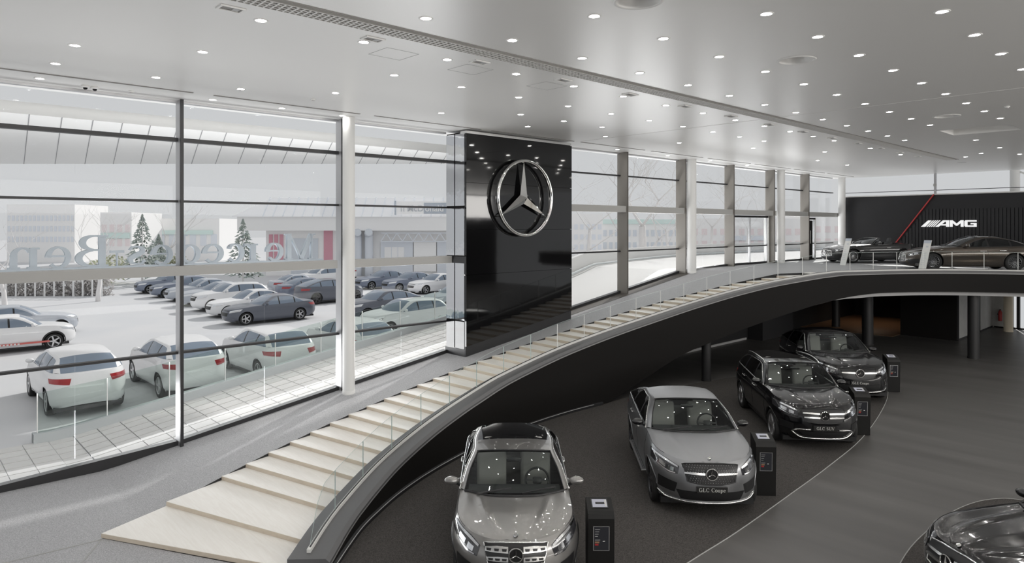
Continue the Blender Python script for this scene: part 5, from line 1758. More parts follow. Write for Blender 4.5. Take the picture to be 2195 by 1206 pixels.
c_glcc = dict(grille=([(-0.47,0.925),(-0.2,0.95),(0.2,0.95),(0.47,0.925)],[(-0.40,0.665),(-0.15,0.625),(0.15,0.625),(0.40,0.665)]), star=(0.795,0.105), pins=True,
    bars=[(0.795,0.034,0.11,0.44)],
    lamp=([(0.52,0.88),(0.68,0.95),(0.90,1.01)],[(0.55,0.755),(0.70,0.755),(0.92,0.86)]),
    intake=[([(-0.58,0.50),(0.58,0.50)],[(-0.50,0.34),(0.50,0.34)],False,'trim_black'),([(0.56,0.61),(0.84,0.66)],[(0.60,0.44),(0.84,0.46)],True,'trim_black')],
    lips=[([(-0.86,0.40),(-0.74,0.315),(0,0.30),(0.74,0.315),(0.86,0.40)],0.016,'chrome')], plate=(0.545,'GLC Coupe'), hood_badge=0.18)
r, S = place('suv_coupe', 'matte grey coupe-roofed SUV with a single-bar grille and running boards', 'car', GLCC, 'paint_matte', (10.45,6.13), 224.0, c_glcc)
tails(r, S, [(0.40,1.04),(0.90,1.02)], [(0.45,0.93),(0.90,0.93)])
for sg in (1, -1):
    e = MB(); e.rbox(S.L/2-S.dr+0.50, S.L/2-S.da-0.52, sg*(S.W/2-0.02)-0.075, sg*(S.W/2-0.02)+0.075, 0.335, 0.375, 0.015)
    rb_ = e.build('running_board', 'alloy', r)
    st_ = MB()
    for k in range(26):
        for j in (-0.03, 0.0, 0.03):
            x = lerp(S.L/2-S.dr+0.56, S.L/2-S.da-0.58, k/25)
            st_.cyl((x, sg*(S.W/2-0.02)+j, 0.374), (x, sg*(S.W/2-0.02)+j, 0.380), 0.010, n=6)
    so_ = st_.build('rubber_studs', 'rubber', rb_); so_['kind'] = 'stuff'

c_glc = dict(grille=([(-0.47,0.93),(-0.2,0.955),(0.2,0.955),(0.47,0.93)],[(-0.41,0.675),(-0.15,0.65),(0.15,0.65),(0.41,0.675)]), star=(0.805,0.105),
    bars=[(0.85,0.032,0.10,0.44),(0.765,0.032,0.10,0.42)],
    lamp=([(0.52,0.90),(0.68,0.965),(0.90,1.02)],[(0.55,0.775),(0.70,0.775),(0.92,0.88)]),
    intake=[([(-0.52,0.46),(0.52,0.46)],[(-0.42,0.33),(0.42,0.33)],False,'trim_black'),([(0.62,0.60),(0.84,0.64)],[(0.62,0.46),(0.84,0.48)],True,'trim_black')],
    lips=[([(-0.30,0.50),(-0.56,0.49),(-0.66,0.43),(-0.48,0.31),(0.48,0.31),(0.66,0.43),(0.56,0.49),(0.30,0.50)],0.022,'chrome')], plate=(0.545,'GLC SUV'))
r, S = place('suv', 'black upright SUV with silver roof rails and twin-bar grille', 'car', GLC, 'paint_black', (15.47,6.28), 222.0, c_glc)
tails(r, S, [(0.45,1.06),(0.92,1.04)], [(0.50,0.90),(0.92,0.92)])
rails(r, S, GLC, 'chrome_satin')

c_gle = dict(grille=([(-0.48,0.97),(-0.2,1.0),(0.2,1.0),(0.48,0.97)],[(-0.42,0.72),(-0.15,0.68),(0.15,0.68),(0.42,0.72)]), star=(0.86,0.12),
    bars=[(0.865,0.042,0.11,0.46)],
    lamp=([(0.53,0.95),(0.70,1.01),(0.95,1.075)],[(0.56,0.82),(0.72,0.81),(0.97,0.92)]),
    intake=[([(-0.55,0.54),(0.55,0.54)],[(-0.48,0.38),(0.48,0.38)],False,'trim_black'),([(0.60,0.66),(0.90,0.70)],[(0.64,0.48),(0.90,0.50)],True,'trim_black')],
    lips=[([(-0.90,0.42),(-0.78,0.345),(0,0.33),(0.78,0.345),(0.90,0.42)],0.016,'chrome'),([(0.72,0.66),(0.80,0.50)],0.012,'chrome'),([(-0.72,0.66),(-0.80,0.50)],0.012,'chrome')], plate=(0.60,'GLE Coupe'))
r, S = place('suv_coupe', 'black coupe-roofed SUV with one chrome grille bar, hindmost of the row', 'car', GLEC, 'paint_black', (20.45,7.33), 221.0, c_gle)
tails(r, S, [(0.40,1.12),(0.95,1.10)], [(0.45,1.0),(0.95,1.0)])

c_e = dict(grille=([(-0.44,0.755),(-0.2,0.785),(0.2,0.785),(0.44,0.755)],[(-0.38,0.50),(-0.15,0.47),(0.15,0.47),(0.38,0.50)]), star=(0.63,0.10), gframe='chrome',
    bars=[(0.675,0.03,0.10,0.41),(0.585,0.03,0.10,0.40)],
    lamp=([(0.48,0.74),(0.64,0.80),(0.86,0.86)],[(0.51,0.61),(0.66,0.61),(0.88,0.73)]),
    intake=[([(-0.52,0.40),(0.52,0.40)],[(-0.45,0.26),(0.45,0.26)],False,'trim_black')], hood_badge=0.17)
r, S = place('sedan', 'black glossy saloon whose hood reaches in at the lower right corner', 'car', ECX, 'paint_black', (10.30,2.62), 146.0, c_e)

c_gt = dict(grille=([(-0.40,0.60),(0,0.62),(0.40,0.60)],[(-0.48,0.36),(0,0.33),(0.48,0.36)]), star=(0.49,0.095), slats=15, gframe='chrome_satin',
    lamp=([(0.50,0.66),(0.66,0.72),(0.88,0.78)],[(0.54,0.57),(0.68,0.58),(0.90,0.68)]),
    intake=[([(-0.45,0.29),(0.45,0.29)],[(-0.45,0.20),(0.45,0.20)],False,'trim_black'),([(0.54,0.42),(0.86,0.46)],[(0.58,0.24),(0.86,0.26)],True,'trim_black')])
a = math.radians(143); 
r, S = place('roadster', 'dark grey open roadster with its top down on the upper floor', 'car', GTR, 'paint_dark', (35.05,14.25), 143, c_gt, ZU+0.004)
for sg in (1, -1):
    band(lambda d,z,o: S.side(d,z,o,1), [(S.da+0.52,0.66),(S.da+0.86,0.66)], [(S.da+0.56,0.52),(S.da+0.84,0.54)], 0.006, 0.01, 8, 2).build('side_vent','trim_black',r) if sg>0 else mirrored(band(lambda d,z,o: S.side(d,z,o,1), [(S.da+0.52,0.66),(S.da+0.86,0.66)], [(S.da+0.56,0.52),(S.da+0.84,0.54)], 0.006, 0.01, 8, 2)).build('side_vent','trim_black',r)
r, S = place('sports_saloon', 'dark bronze four-door sports car with sloping roof on the upper floor', 'car', GT4, 'paint_bronze', (32.45,10.0), 123, c_gt, ZU+0.004)
tails(r, S, [(0.40,0.92),(0.90,0.92)], [(0.45,0.84),(0.90,0.86)])
# ================================================================ outside the glass
mat('asphalt', (0.62,0.63,0.65), 0.9, noise=(0.35,(0.67,0.67,0.68),0.3,0.7))
mat('paver', (0.66,0.655,0.645), 0.9, noise=(6,(0.70,0.695,0.685),0.3,0.7))
mat('paver_bed', (0.38,0.40,0.43), 0.9)
mat('kerb_stone', (0.52,0.55,0.56), 0.8)
mat('terrace', (0.66,0.66,0.655), 0.8)
mat('canopy', (0.80,0.80,0.79), 0.6)
mat('canopy_gap', (0.30,0.30,0.31), 0.8)
mat('steel_letter', (0.46,0.51,0.56), 0.5, metal=0.15)
mat('bark', (0.82,0.80,0.79), 0.9)  # plants and far things whitened: glare and haze put into the colours
mat('needles', (0.32,0.38,0.37), 0.8, noise=(3,(0.46,0.50,0.45),0.3,0.7))
mat('shrub', (0.50,0.53,0.40), 0.85, noise=(3,(0.62,0.62,0.46),0.3,0.7))
mat('hedge', (0.52,0.50,0.51), 0.9, noise=(2,(0.78,0.76,0.73),0.3,0.7))
mat('far_wall', (0.95,0.94,0.93), 0.9)
mat('far_wall_blue', (0.82,0.85,0.90), 0.9)
mat('far_glass', (0.72,0.76,0.81), 0.3)
mat('far_red', (0.90,0.80,0.80), 0.8)
mat('far_green', (0.72,0.86,0.82), 0.8)
mat('roof_sheet', (0.94,0.94,0.95), 0.6)
mat('post_white', (0.86,0.86,0.85), 0.6)
mat('duct', (0.76,0.79,0.84), 0.5)
mat('panel_red', (0.72,0.36,0.43), 0.6)
mat('letter_grey', (0.55,0.57,0.60), 0.6)
mat('letter_white', (0.88,0.88,0.88), 0.6)
mat('sign_grey', (0.48,0.52,0.58), 0.6)
mat('stripe_red', (0.62,0.14,0.12), 0.6)
glass('fence_glass', (0.86,0.90,0.88), 0.04)

th_ = math.radians(47.41)
CF = Vector((math.cos(th_), math.sin(th_), 0)); CR = Vector((math.sin(th_), -math.cos(th_), 0))
def at(px, py, Z):
    """point of the place seen at photo position px, py at depth Z"""
    p = CF*Z+CR*((px-1081.8)*Z/1452.3)
    return Vector((p.x, p.y, 5.05-(py-484.5)*Z/1452.3))

gd = struct(MB().box(-80, 260, 16.1, 300, -0.6, -0.05).build('ground', 'asphalt'))
# parking bay lines
for k in range(9):
    t = 33.8+3.4*k
    MB().box(13.2, 18.6, t-0.05, t+0.05, -0.052, -0.046).build('bay_line', 'terrace', gd)
# sloping path outside the glass with single slabs
def zpath(s): return clamp(0.146*(s-3.4), -0.03, 3.16)
pth = MB(); rows = [[(s, 16.10, zpath(s)-0.03), (s, 19.25, zpath(s)-0.03)] for s in [-8+i*0.8 for i in range(60)]]
pth.grid(rows)
path_o = struct(pth.build('ground_path', 'paver_bed'))
pv = MB().box(0.0, 0.485, 0.0, 0.40, -0.04, 0.0).mesh('paver', 'paver')
for i in range(38):
    for j in range(7):
        s = -1.6+i*0.50; t = 16.14+j*0.435
        o = bpy.data.objects.new('paver', pv); COL.objects.link(o); o.parent = path_o
        o.location = (s, t, zpath(s+0.24)-(zpath(s+0.485)-zpath(s))/2+0.004); o.rotation_euler = (0, -math.atan2(zpath(s+0.485)-zpath(s), 0.485), 0)
tk_ = pchip([(16.8,19.2),(19.5,19.6),(22.5,20.3),(26,21.3),(30,22.5),(36,23.8),(42,24.0),(50,23.4),(62,21.5)])
fp = MB(); rows = [[(s,16.1,zpath(s)),(s,18.5,zpath(s)),(s,tk_(s)+0.05,zpath(s))] for s in [16.8+i*0.452 for i in range(101)]]
fp.grid(rows); fp.build('path_surface', 'terrace', path_o)
# retaining kerb and glass fence
kbm = MB(); rows = []
for i in range(37):
    s = 2.6+i*0.4; z = zpath(s)
    rows.append([(s,19.05,z-0.1),(s,19.05,z+0.22),(s,19.30,z+0.22),(s,19.30,-0.1)])
kbm.grid(rows)
struct(kbm.build('wall_kerb', 'kerb_stone'))
fen = thing('glass_fence', 'clear glass fence on the sloping kerb outside the left windows', 'fence')
for k in range(10):
    s0 = 2.7+k*1.45; s1 = s0+1.43
    MB().hexa([(s0,19.16,zpath(s0)+0.2),(s1,19.16,zpath(s1)+0.2),(s1,19.18,zpath(s1)+0.2),(s0,19.18,zpath(s0)+0.2)],
              [(s0,19.16,zpath(s0)+1.15),(s1,19.16,zpath(s1)+1.15),(s1,19.18,zpath(s1)+1.15),(s0,19.18,zpath(s0)+1.15)]).build('glass_panel', 'fence_glass', fen)
    MB().box(s0-0.02, s0, 19.15, 19.19, zpath(s0)+0.2, zpath(s0)+1.15).build('fence_post', 'post_white', fen)
# terrace before the upper doors with its curved white parapet
tc_ = spline([(16.8,19.2,0),(19.5,19.6,0),(22.5,20.3,0),(26,21.3,0),(30,22.5,0),(36,23.8,0),(42,24.0,0),(50,23.4,0),(62,21.5,0)], 6)
pw = MB(); rows = []
to_ = offset_curve(tc_, 0.2)
for p, q in zip(tc_, to_):
    zb_ = min(3.1, zpath(p.x))
    rows.append([(p.x,p.y,zb_),(p.x,p.y,zb_+0.75),(q.x,q.y,zb_+0.75),(q.x,q.y,0)])
pw.grid(rows)
pw_o = struct(pw.build('wall_parapet', 'terrace', smooth=True, angle=40))
rl = MB(); rl.tube([(p.x,p.y-0.25,min(3.1,zpath(p.x))+0.16) for p in tc_], 0.05, 6); rl.build('parapet_ledge', 'kerb_stone', pw_o, smooth=True)
# roof canopy over the forecourt
cv = []
ci = [(-8,18.9),(17.3,18.9)]; co = [(17.05,22.3),(10.67,28.15),(3.59,34.67),(-2,39.8),(-8,44)]
cvo = struct(MB().prism(ci+co, 7.62, 7.9).build('roof_canopy', 'canopy'))
for k in range(26):
    k -= 3
    x0 = 2.5+0.64*k
    a = (x0, 18.9); dirv = Vector((0.12+0.029*k,1,0)).normalized()
    # run to the outer edge
    ts = None
    for (p, q) in zip(co, co[1:]):
        p_, q_ = Vector((*p,0)), Vector((*q,0)); d = q_-p_
        den = dirv.x*d.y-dirv.y*d.x; w = p_-Vector((*a,0))
        if abs(den) < 1e-9: continue
        lam = (w.x*d.y-w.y*d.x)/den; mu = (w.x*dirv.y-w.y*dirv.x)/den
        if 0 <= mu <= 1 and lam > 0: ts = lam
    if ts is None: continue
    MB().bar((a[0],a[1],7.618), (a[0]+dirv.x*ts, a[1]+dirv.y*ts, 7.618), 0.022, 0.012).build('soffit_joint', 'canopy_gap', cvo)

# big steel letters standing behind the middle rail, read from the street
ln = thing('facade_letters', 'row of tall steel serif letters seen from behind above the grey window rail', 'sign')
for c, s0, s1 in (('M',7.47,8.30),('e',6.97,7.43),('r',6.44,6.78),('c',6.05,6.45),('e',5.46,5.96),('d',4.93,5.43),('e',4.38,4.83),('s',3.92,4.28),('B',2.94,3.55),('e',2.42,2.87),('n',1.80,2.33)):
    mb = MB(); adv = glyph(mb, c, 0.08)
    xs = [p[0] for p in mb.v]; x0, x1 = min(xs), max(xs)
    mb.v = [(s1-(vx-x0)/(x1-x0)*(s1-s0), 16.38-vz, 4.20+vy*0.66) for vx, vy, vz in mb.v]
    mb.build('letter', 'steel_letter', ln)
MB().box(3.58,3.85,16.3,16.38,4.48,4.53).build('hyphen', 'steel_letter', ln)
MB().box(3.70,3.73,16.3,16.38,4.18,4.48).build('hyphen_post', 'steel_letter', ln)
MB().box(1.5,8.5,16.28,16.40,4.12,4.20).build('carrier', 'steel_letter', ln)

# ---- parked cars: one prototype per kind, then copies
protos = {}
def out_car(kind, sp, label, loc, heading, paint):
    n = {'sedan':'sedan','suv':'suv','coupe':'suv_coupe','hatch':'hatchback'}[kind]
    if kind not in protos:
        r = thing(n, label, 'car', (*loc, -0.05), math.radians(heading), 'cars parked outside')
        build_car(r, sp, 'paint_silver', 1)
        protos[kind] = r
        for ch in r.children:
            for sl in ch.material_slots:
                if sl.material and sl.material.name == 'paint_silver':
                    sl.link = 'OBJECT'; sl.material = M[paint]
        return r
    src = protos[kind]
    r = src.copy(); COL.objects.link(r); r.location = (*loc, -0.05); r.rotation_euler = (0,0,math.radians(heading)); r['label'] = label
    for ch in list(src.children):
        c = ch.copy(); COL.objects.link(c); c.parent = r
        for sl, sl0 in zip(c.material_slots, ch.data.materials):
            if sl0 and sl0.name == 'paint_silver': sl.link = 'OBJECT'; sl.material = M[paint]
        for g in ch.children:
            d = g.copy(); COL.objects.link(d); d.parent = c
    return r
for s, lab in ((4.15,'white SUV seen from behind, first behind the glass fence from the left'),(6.95,'white SUV seen from behind, second behind the glass fence'),(9.95,'white SUV seen from behind, third behind the glass fence'),(13.2,'white SUV seen from behind, fourth behind the glass fence')):
    out_car('suv', GLC, lab, (s, 23.2), 90, 'paint_white')
S0c = out_car('sedan', ECL, 'black saloon nearest in the parking row, side on to the window', (15.4,35.5), 180, 'paint_coal')
out_car('sedan', ECL, 'white saloon parked right behind the black saloon', (15.75,38.9), 180, 'paint_white')
out_car('suv', GLC, 'white estate SUV third in the parking row behind the black saloon', (15.9,42.3), 180, 'paint_white')
out_car('sedan', ECL, 'silver saloon fourth in the parking row behind the black saloon', (16.3,45.7), 180, 'paint_silver')
out_car('sedan', ECL, 'silver saloon fifth in the parking row behind the black saloon', (16.5,49.1), 180, 'paint_silver')
out_car('sedan', ECL, 'navy saloon sixth in the parking row behind the black saloon', (16.5,52.6), 180, 'paint_navy')
out_car('sedan', ECL, 'navy saloon farthest left in the parking row', (16.5,56.6), 180, 'paint_navy')
out_car('coupe', GLCC, 'black coupe SUV with its tail to the left beside the black saloon', (22.2,41.6), 0, 'paint_coal')
out_car('sedan', ECL, 'dark saloon with its tail to the left behind the black coupe SUV', (22.6,45.2), 0, 'paint_navy')
out_car('sedan', ECL, 'silver saloon with its tail to the left, second behind the coupe SUV', (23.6,48.8), 0, 'paint_silver')
out_car('suv', GLC, 'pale SUV at the back of the lot above the coupe SUV', (27.5,53.0), 180, 'paint_white')
out_car('sedan', ECL, 'navy saloon half hidden by the white column', (30.6,48.2), 180, 'paint_navy')
out_car('sedan', ECL, 'navy saloon second right of the white column', (31.1,45.0), 180, 'paint_navy')
out_car('sedan', ECL, 'white saloon between two navy ones right of the white column', (31.6,42.2), 180, 'paint_white')
out_car('sedan', ECL, 'navy saloon cut by the steel edge of the black wall', (33.6,39.8), 180, 'paint_navy')
out_car('coupe', GLCC, 'dark coupe SUV behind the fence just right of the white column', (20.4,32.2), 180, 'paint_coal')
out_car('coupe', GLCC, 'silver coupe SUV behind the fence beside the black wall', (25.6,32.0), 180, 'paint_silver')
out_car('suv', GLC, 'white SUV roof low behind the fence right of the column', (18.5,27.2), 180, 'paint_white')
w1 = out_car('hatch', GLA, 'white hatchback with a red sill stripe, cut by the left edge', (3.95,34.2), 0, 'paint_white')
MB().box(-1.6,1.15,-0.93,-0.90,0.33,0.40).build('sill_stripe', 'stripe_red', w1)
for k in range(14):
    MB().box(-1.5+0.12*k,-1.43+0.12*k,-0.935,-0.925,0.335,0.385).build('sill_lettering', 'letter_white', w1)
out_car('sedan', ECL, 'silver saloon behind the white hatchback at the left edge', (4.6,38.6), 0, 'paint_silver')
out_car('sedan', ECL, 'navy saloon second behind the white hatchback at the left edge', (3.4,43.5), 0, 'paint_navy')
out_car('sedan', ECL, 'white saloon standing before the restaurant', (31.2,58.0), 180, 'paint_white')

# ---- trees
def bare_tree(label, base, h, seed, spread=0.5, depth=4, lean=(0,0), r0=None, tr_=0.34):
    R = random.Random(seed)
    root = thing('bare_tree', label, 'tree', base)
    tr = MB(); br = MB()
    r0 = r0 or h*0.028
    def grow(p, d, l, r, lev):
        n = 4; pts = [p.copy()]; rad = [r]
        q = p.copy(); dd = d.copy()
        for k in range(n):
            dd = (dd+Vector((R.uniform(-1,1),R.uniform(-1,1),R.uniform(-0.2,0.5)))*0.16).normalized()
            q = q+dd*l/n; pts.append(q.copy()); rad.append(r*(1-0.45*(k+1)/n))
        (tr if lev == 0 else br).tube(pts, [q_*(1 if lev == 0 else 0.48) for q_ in rad], 7 if lev == 0 else 5)
        if lev >= depth: return
        m = R.choice((2,3,3)) if lev else 4
        for k in range(m):
            a = R.uniform(0, 2*PI) if lev else 2*PI*k/m+R.uniform(-0.5,0.5)
            side = Vector((math.cos(a), math.sin(a), 0))
            nd = (dd*(1-spread)+side*spread+Vector((0,0,0.18))).normalized()
            st = pts[-1] if k < 2 else pts[R.randint(2, n)]
            grow(st, nd, (l if lev else min(l, h*0.34))*R.uniform(0.62,0.80), r*0.52, lev+1)
    grow(Vector((0,0,-0.1)), Vector((lean[0],lean[1],1)).normalized(), h*tr_, r0, 0)
    tr.build('trunk', 'bark', root, smooth=True)
    o = br.build('branches', 'bark', root, smooth=True)
    return root
for lab, px, Z, zt, seed, sp_ in (
    ('bare tree at the left edge of the window above the rail', 12, 40, 7.0, 3, 0.55),
    ('bare tree standing behind the capital letter of the facade sign', 210, 46, 7.6, 5, 0.45),
    ('slim bare tree right of the small conifer', 350, 66, 8.8, 9, 0.42),
    ('bare tree whose long twigs reach in beside the black wall', 1268, 40, 8.2, 11, 0.65),
    ('largest bare tree right of the black wall, thick forked trunk', 1376, 44, 8.6, 13, 0.55),
    ('bare tree left of the second white column', 1440, 56, 8.0, 17, 0.6),
    ('bare tree right of the second white column', 1525, 50, 8.4, 19, 0.6),
    ('thin bare tree behind the double glass doors', 1610, 60, 8.0, 23, 0.5)):
    b = at(px, 484, Z); zg = -0.05
    bare_tree(lab, (b.x, b.y, zg), (zt-zg)*1.05, seed, sp_, 4 if px < 1200 else 5, r0=0.17 if px != 1376 else 0.40, tr_=0.34 if px < 1200 else 0.58)
def conifer(label, px, Z, h, seed):
    R = random.Random(seed); b = at(px, 484, Z)
    root = thing('conifer', label, 'tree', (b.x, b.y, -0.05))
    MB().cyl((0,0,0),(0,0,h), 0.10, 0.02, n=8).build('trunk', 'bark', root, smooth=True)
    mb = MB()
    for k in range(420):
        f = R.random()**0.8; z = h*(0.10+0.88*f); r = h*0.30*(1-f)*R.uniform(0.35,1.0); a = R.uniform(0, 2*PI)
        p = Vector((r*math.cos(a), r*math.sin(a), z)); out = Vector((math.cos(a), math.sin(a), R.uniform(-0.5,0.1)))
        s = Vector((-math.sin(a), math.cos(a), 0))*0.14*(1.2-f); l = out*(0.45*(1.2-f))
        mb.add([p-s, p+s, p+l, p+Vector((0,0,0.14))], [(0,1,2),(0,2,3),(1,3,2)])
    mb.build('needles', 'needles', root)
    return root
conifer('taller dark conifer beyond the parking row, left of the dark mullion', 305, 58, 6.2, 1)
conifer('conifer right of the dark mullion before the restaurant', 521, 58, 5.8, 2)
conifer('small conifer beside the taller one left of the mullion', 340, 62, 4.4, 4)
def bush(label, px, Z, w, h, m, seed, zb=-0.05):
    R = random.Random(seed); b = at(px, 484, Z)
    root = thing('shrub', label, 'shrub', (b.x, b.y, zb))
    mb = MB()
    for k in range(500):
        u = Vector((R.gauss(0,1), R.gauss(0,1), R.gauss(0,1))).normalized()*R.random()**0.33
        p = Vector((u.x*w/2, u.y*w/2, h/2+u.z*h/2))
        a = R.uniform(0, 2*PI); s = 0.16
        d1 = Vector((math.cos(a)*s, math.sin(a)*s, R.uniform(-s,s))); d2 = Vector((-math.sin(a)*s, math.cos(a)*s, R.uniform(-s,s)))*0.6
        mb.add([p-d1, p+d2, p+d1, p-d2], [(0,1,2,3)])
    lf = mb.build('foliage', m, root); 
    MB().cyl((0,0,0),(0,0,h*0.5),0.05,0.03,n=6).build('stem','bark',root)
    return root
bush('round green shrub right of the capital letter', 232, 60, 3.6, 2.6, 'shrub', 5)
bush('yellowish shrub behind the small conifer', 383, 62, 2.0, 2.6, 'shrub', 6)
bush('low dark shrub under the left side of the dark mullion', 398, 66, 1.8, 1.4, 'needles', 7)
# brown hedge along the far side of the lot
hp0, hp1 = at(-30, 484, 50), at(232, 484, 50)
R = random.Random(4); hm = MB()
for k in range(2600):
    f = R.random(); p = hp0.lerp(hp1, f); p = Vector((p.x+R.uniform(-0.4,0.4), p.y+R.uniform(-0.4,0.4), -0.05+1.25*R.random()))
    a = R.uniform(0, 2*PI); s = 0.22
    d1 = Vector((math.cos(a)*s, math.sin(a)*s, R.uniform(-s,s))); d2 = Vector((-math.sin(a), math.cos(a), R.uniform(-0.5,0.5)))*0.07
    hm.add([p-d1, p+d2, p+d1, p-d2], [(0,1,2,3)])
tag(hm.build('hedge', 'hedge'), 'brown winter hedge along the far side of the car park', 'hedge', kind='stuff')
fc = thing('guard_rail', 'white post and rail fence before the brown hedge', 'fence')
for k in range(14):
    p = hp0.lerp(hp1, k/13)-CF*0.8
    MB().box(p.x-0.05,p.x+0.05,p.y-0.05,p.y+0.05,-0.05,1.9).build('post','post_white',fc)
a, b = hp0-CF*0.8, hp1-CF*0.8
for z in (1.45,1.62): MB().bar((a.x,a.y,z),(b.x,b.y,z),0.05,0.06).build('rail','post_white',fc)

# ---- restaurant across the road
ang = math.atan2(-(55.5-68.2), -(43.1-29.2))
bo = Vector((29.2,68.2,0)); bx = (Vector((43.1,55.5,0))-bo); blen = bx.length; bx.normalize(); bn = Vector((-bx.y,bx.x,0))
bld = thing('restaurant', 'low pale roadside restaurant with sloping sheet roof and lettered sign', 'building', (bo.x,bo.y,0), math.atan2(bx.y,bx.x))
LB = 26
def bp(name, m, *a): return MB().box(*a).build(name, m, bld)
bp('wall','far_wall',0,LB,0,10,-0.1,4.6)
bp('fascia','far_wall',-2.5,LB,-1.2,0,4.6,6.0)
rf_ = MB(); rf_.hexa([(-3.0,-1.5,6.0),(LB,-1.5,6.0),(LB,10,6.0),(-3.0,10,6.0)],[(0.5,0.5,8.0),(LB,0.5,8.0),(LB,8,8.0),(0.5,8,8.0)])
rfo = rf_.build('roof','roof_sheet',bld)
for k in range(26):
    x = 0.2+k*1.0
    MB().bar((x,-1.45,6.06),(x+0.1,0.45,8.02),0.09,0.09).build('roof_seam','far_wall_blue',rfo)
for k in range(3): bp('red_panel','panel_red',0.35+k*0.55,0.7+k*0.55,-0.12,0,1.6,4.2)
bp('red_panel','panel_red',6.0,6.9,-0.12,0,1.2,4.6)
bp('glazing','far_glass',2.6,5.4,-0.10,0,0,3.8)
for k in range(2):
    d_ = MB(); d_.tube(spline([(9.6+k*1.15,-0.6,-0.1),(9.6+k*1.15,-0.6,3.6),(9.6+k*1.15,-0.8,4.25),(9.75+k*1.15,-1.5,4.4)],5),0.42,12)
    d_.build('vent_pipe','duct',bld,smooth=True)
    MB().cyl((9.77+k*1.15,-1.45,4.4),(9.80+k*1.15,-1.62,4.41),0.34,n=14).build('pipe_mouth','far_glass',bld)
for k in range(9):
    x = 12.0+k*1.1
    MB().bar((x,-0.8,3.5),(x+0.55,-0.8,4.35),0.08,0.08).build('truss_web','duct',bld); MB().bar((x+0.55,-0.8,4.35),(x+1.1,-0.8,3.5),0.08,0.08).build('truss_web','duct',bld)
for z in (3.5,4.35): MB().bar((12,-0.8,z),(22,-0.8,z),0.1,0.1).build('truss_chord','duct',bld)
bp('bay_wall','duct',11.9,15.2,-0.3,-0.05,0,3.5)
bp('window','far_wall',12.3,14.3,-0.36,-0.3,1.4,2.9)
bp('window_post','duct',13.0,13.06,-0.38,-0.36,1.4,2.9); bp('window_post','duct',13.65,13.71,-0.38,-0.36,1.4,2.9)
bp('shutter','far_wall',15.3,17.6,-0.3,-0.05,0.4,3.4)
bp('bay_wall','duct',17.7,19.4,-0.3,-0.05,0,3.5)
bp('pillar','far_wall',19.4,20.6,-0.9,-0.1,-0.1,6)
sb_ = bp('sign_board','far_wall',13.6,19.3,-1.75,-1.55,6.25,7.55)
bp('sign_field','sign_grey',16.5,19.3,-1.80,-1.75,6.3,7.4)
bp('sign_frame','sign_grey',13.55,13.72,-1.80,-1.5,6.2,7.6)
def text_mesh(name, txt, size, m, parent, loc, ext=0.03):
    cu = bpy.data.curves.new(name, 'FONT'); cu.body = txt; cu.size = size; cu.extrude = ext; cu.offset = 0.012
    o = bpy.data.objects.new(name, cu); COL.objects.link(o)
    dg = bpy.context.evaluated_depsgraph_get(); dg.update()
    me = bpy.data.meshes.new_from_object(o.evaluated_get(dg))
    bpy.data.objects.remove(o, do_unlink=True)
    me.materials.clear(); me.materials.append(M[m])
    r = bpy.data.objects.new(name, me); COL.objects.link(r); r.parent = parent
    r.location = loc; r.rotation_euler = (PI/2, 0, 0)
    return r
text_mesh('sign_lettering', 'McD', 0.86, 'letter_grey', sb_, (14.82,-1.80,6.55))
text_mesh('sign_lettering', 'onald', 0.86, 'letter_white', sb_, (16.62,-1.84,6.55))
MB().box(14.2,14.28,-1.80,-1.76,6.5,7.1).build('sign_mark','letter_grey',sb_); MB().box(14.45,14.53,-1.80,-1.76,6.5,7.1).build('sign_mark','letter_grey',sb_)
# ---- far buildings, haze painted in as pale colours
def far_block(label, p0, p1, Z, ytop, m, rows_, cols_, wm, sign=None):
    a = at(p0, 484, Z); b = at(p1, 484, Z); d = (b-a); ln_ = d.length; h = 5.05+(484.5-ytop)*Z/1452.3
    r = thing('far_building', label, 'building', (a.x,a.y,0), math.atan2(d.y,d.x))
    MB().box(0,ln_,0,8,-0.1,h).build('wall', m, r)
    for i in range(rows_):
        for j in range(cols_):
            x = ln_*(j+0.22)/cols_; z = h*(0.35+0.55*i/max(1,rows_))
            MB().box(x, x+ln_*0.56/cols_, -0.08, 0.02, z, z+h*0.28/max(1,rows_)).build('window', wm, r)
    if sign:
        MB().box(ln_*sign[0], ln_*sign[1], -0.3, -0.02, h*sign[2], h*sign[3]).build('shop_band', sign[4], r)
    return r
far_block('pale far office block with two rows of blue windows, left of the sign', 15, 160, 95, 438, 'far_wall', 3, 16, 'far_wall_blue')
far_block('far shop with a pale red front and green awning, behind the shrub', 215, 282, 90, 455, 'far_wall', 2, 4, 'far_red', (0.05,0.95,0.50,0.60,'far_green'))
far_block('far low hall with a green stripe between conifer and mullion', 335, 470, 100, 468, 'far_wall', 1, 6, 'far_wall_blue', (0.0,0.9,0.62,0.72,'far_green'))
far_block('long far building with a green roof edge right of the black wall', 1290, 1470, 90, 470, 'far_wall', 2, 14, 'far_glass', (0,1,0.90,1.0,'far_green'))
far_block('far block behind twigs next to the black wall', 1190, 1292, 80, 458, 'far_wall', 3, 8, 'far_wall_blue')
far_block('far red and blue shop row seen through the glass doors', 1480, 1720, 95, 468, 'far_wall', 2, 12, 'far_red', (0.3,0.7,0.5,0.6,'far_wall_blue'))
far_block('far pale block beyond the far corner of the glass', 1720, 1850, 100, 462, 'far_wall', 2, 6, 'far_red')
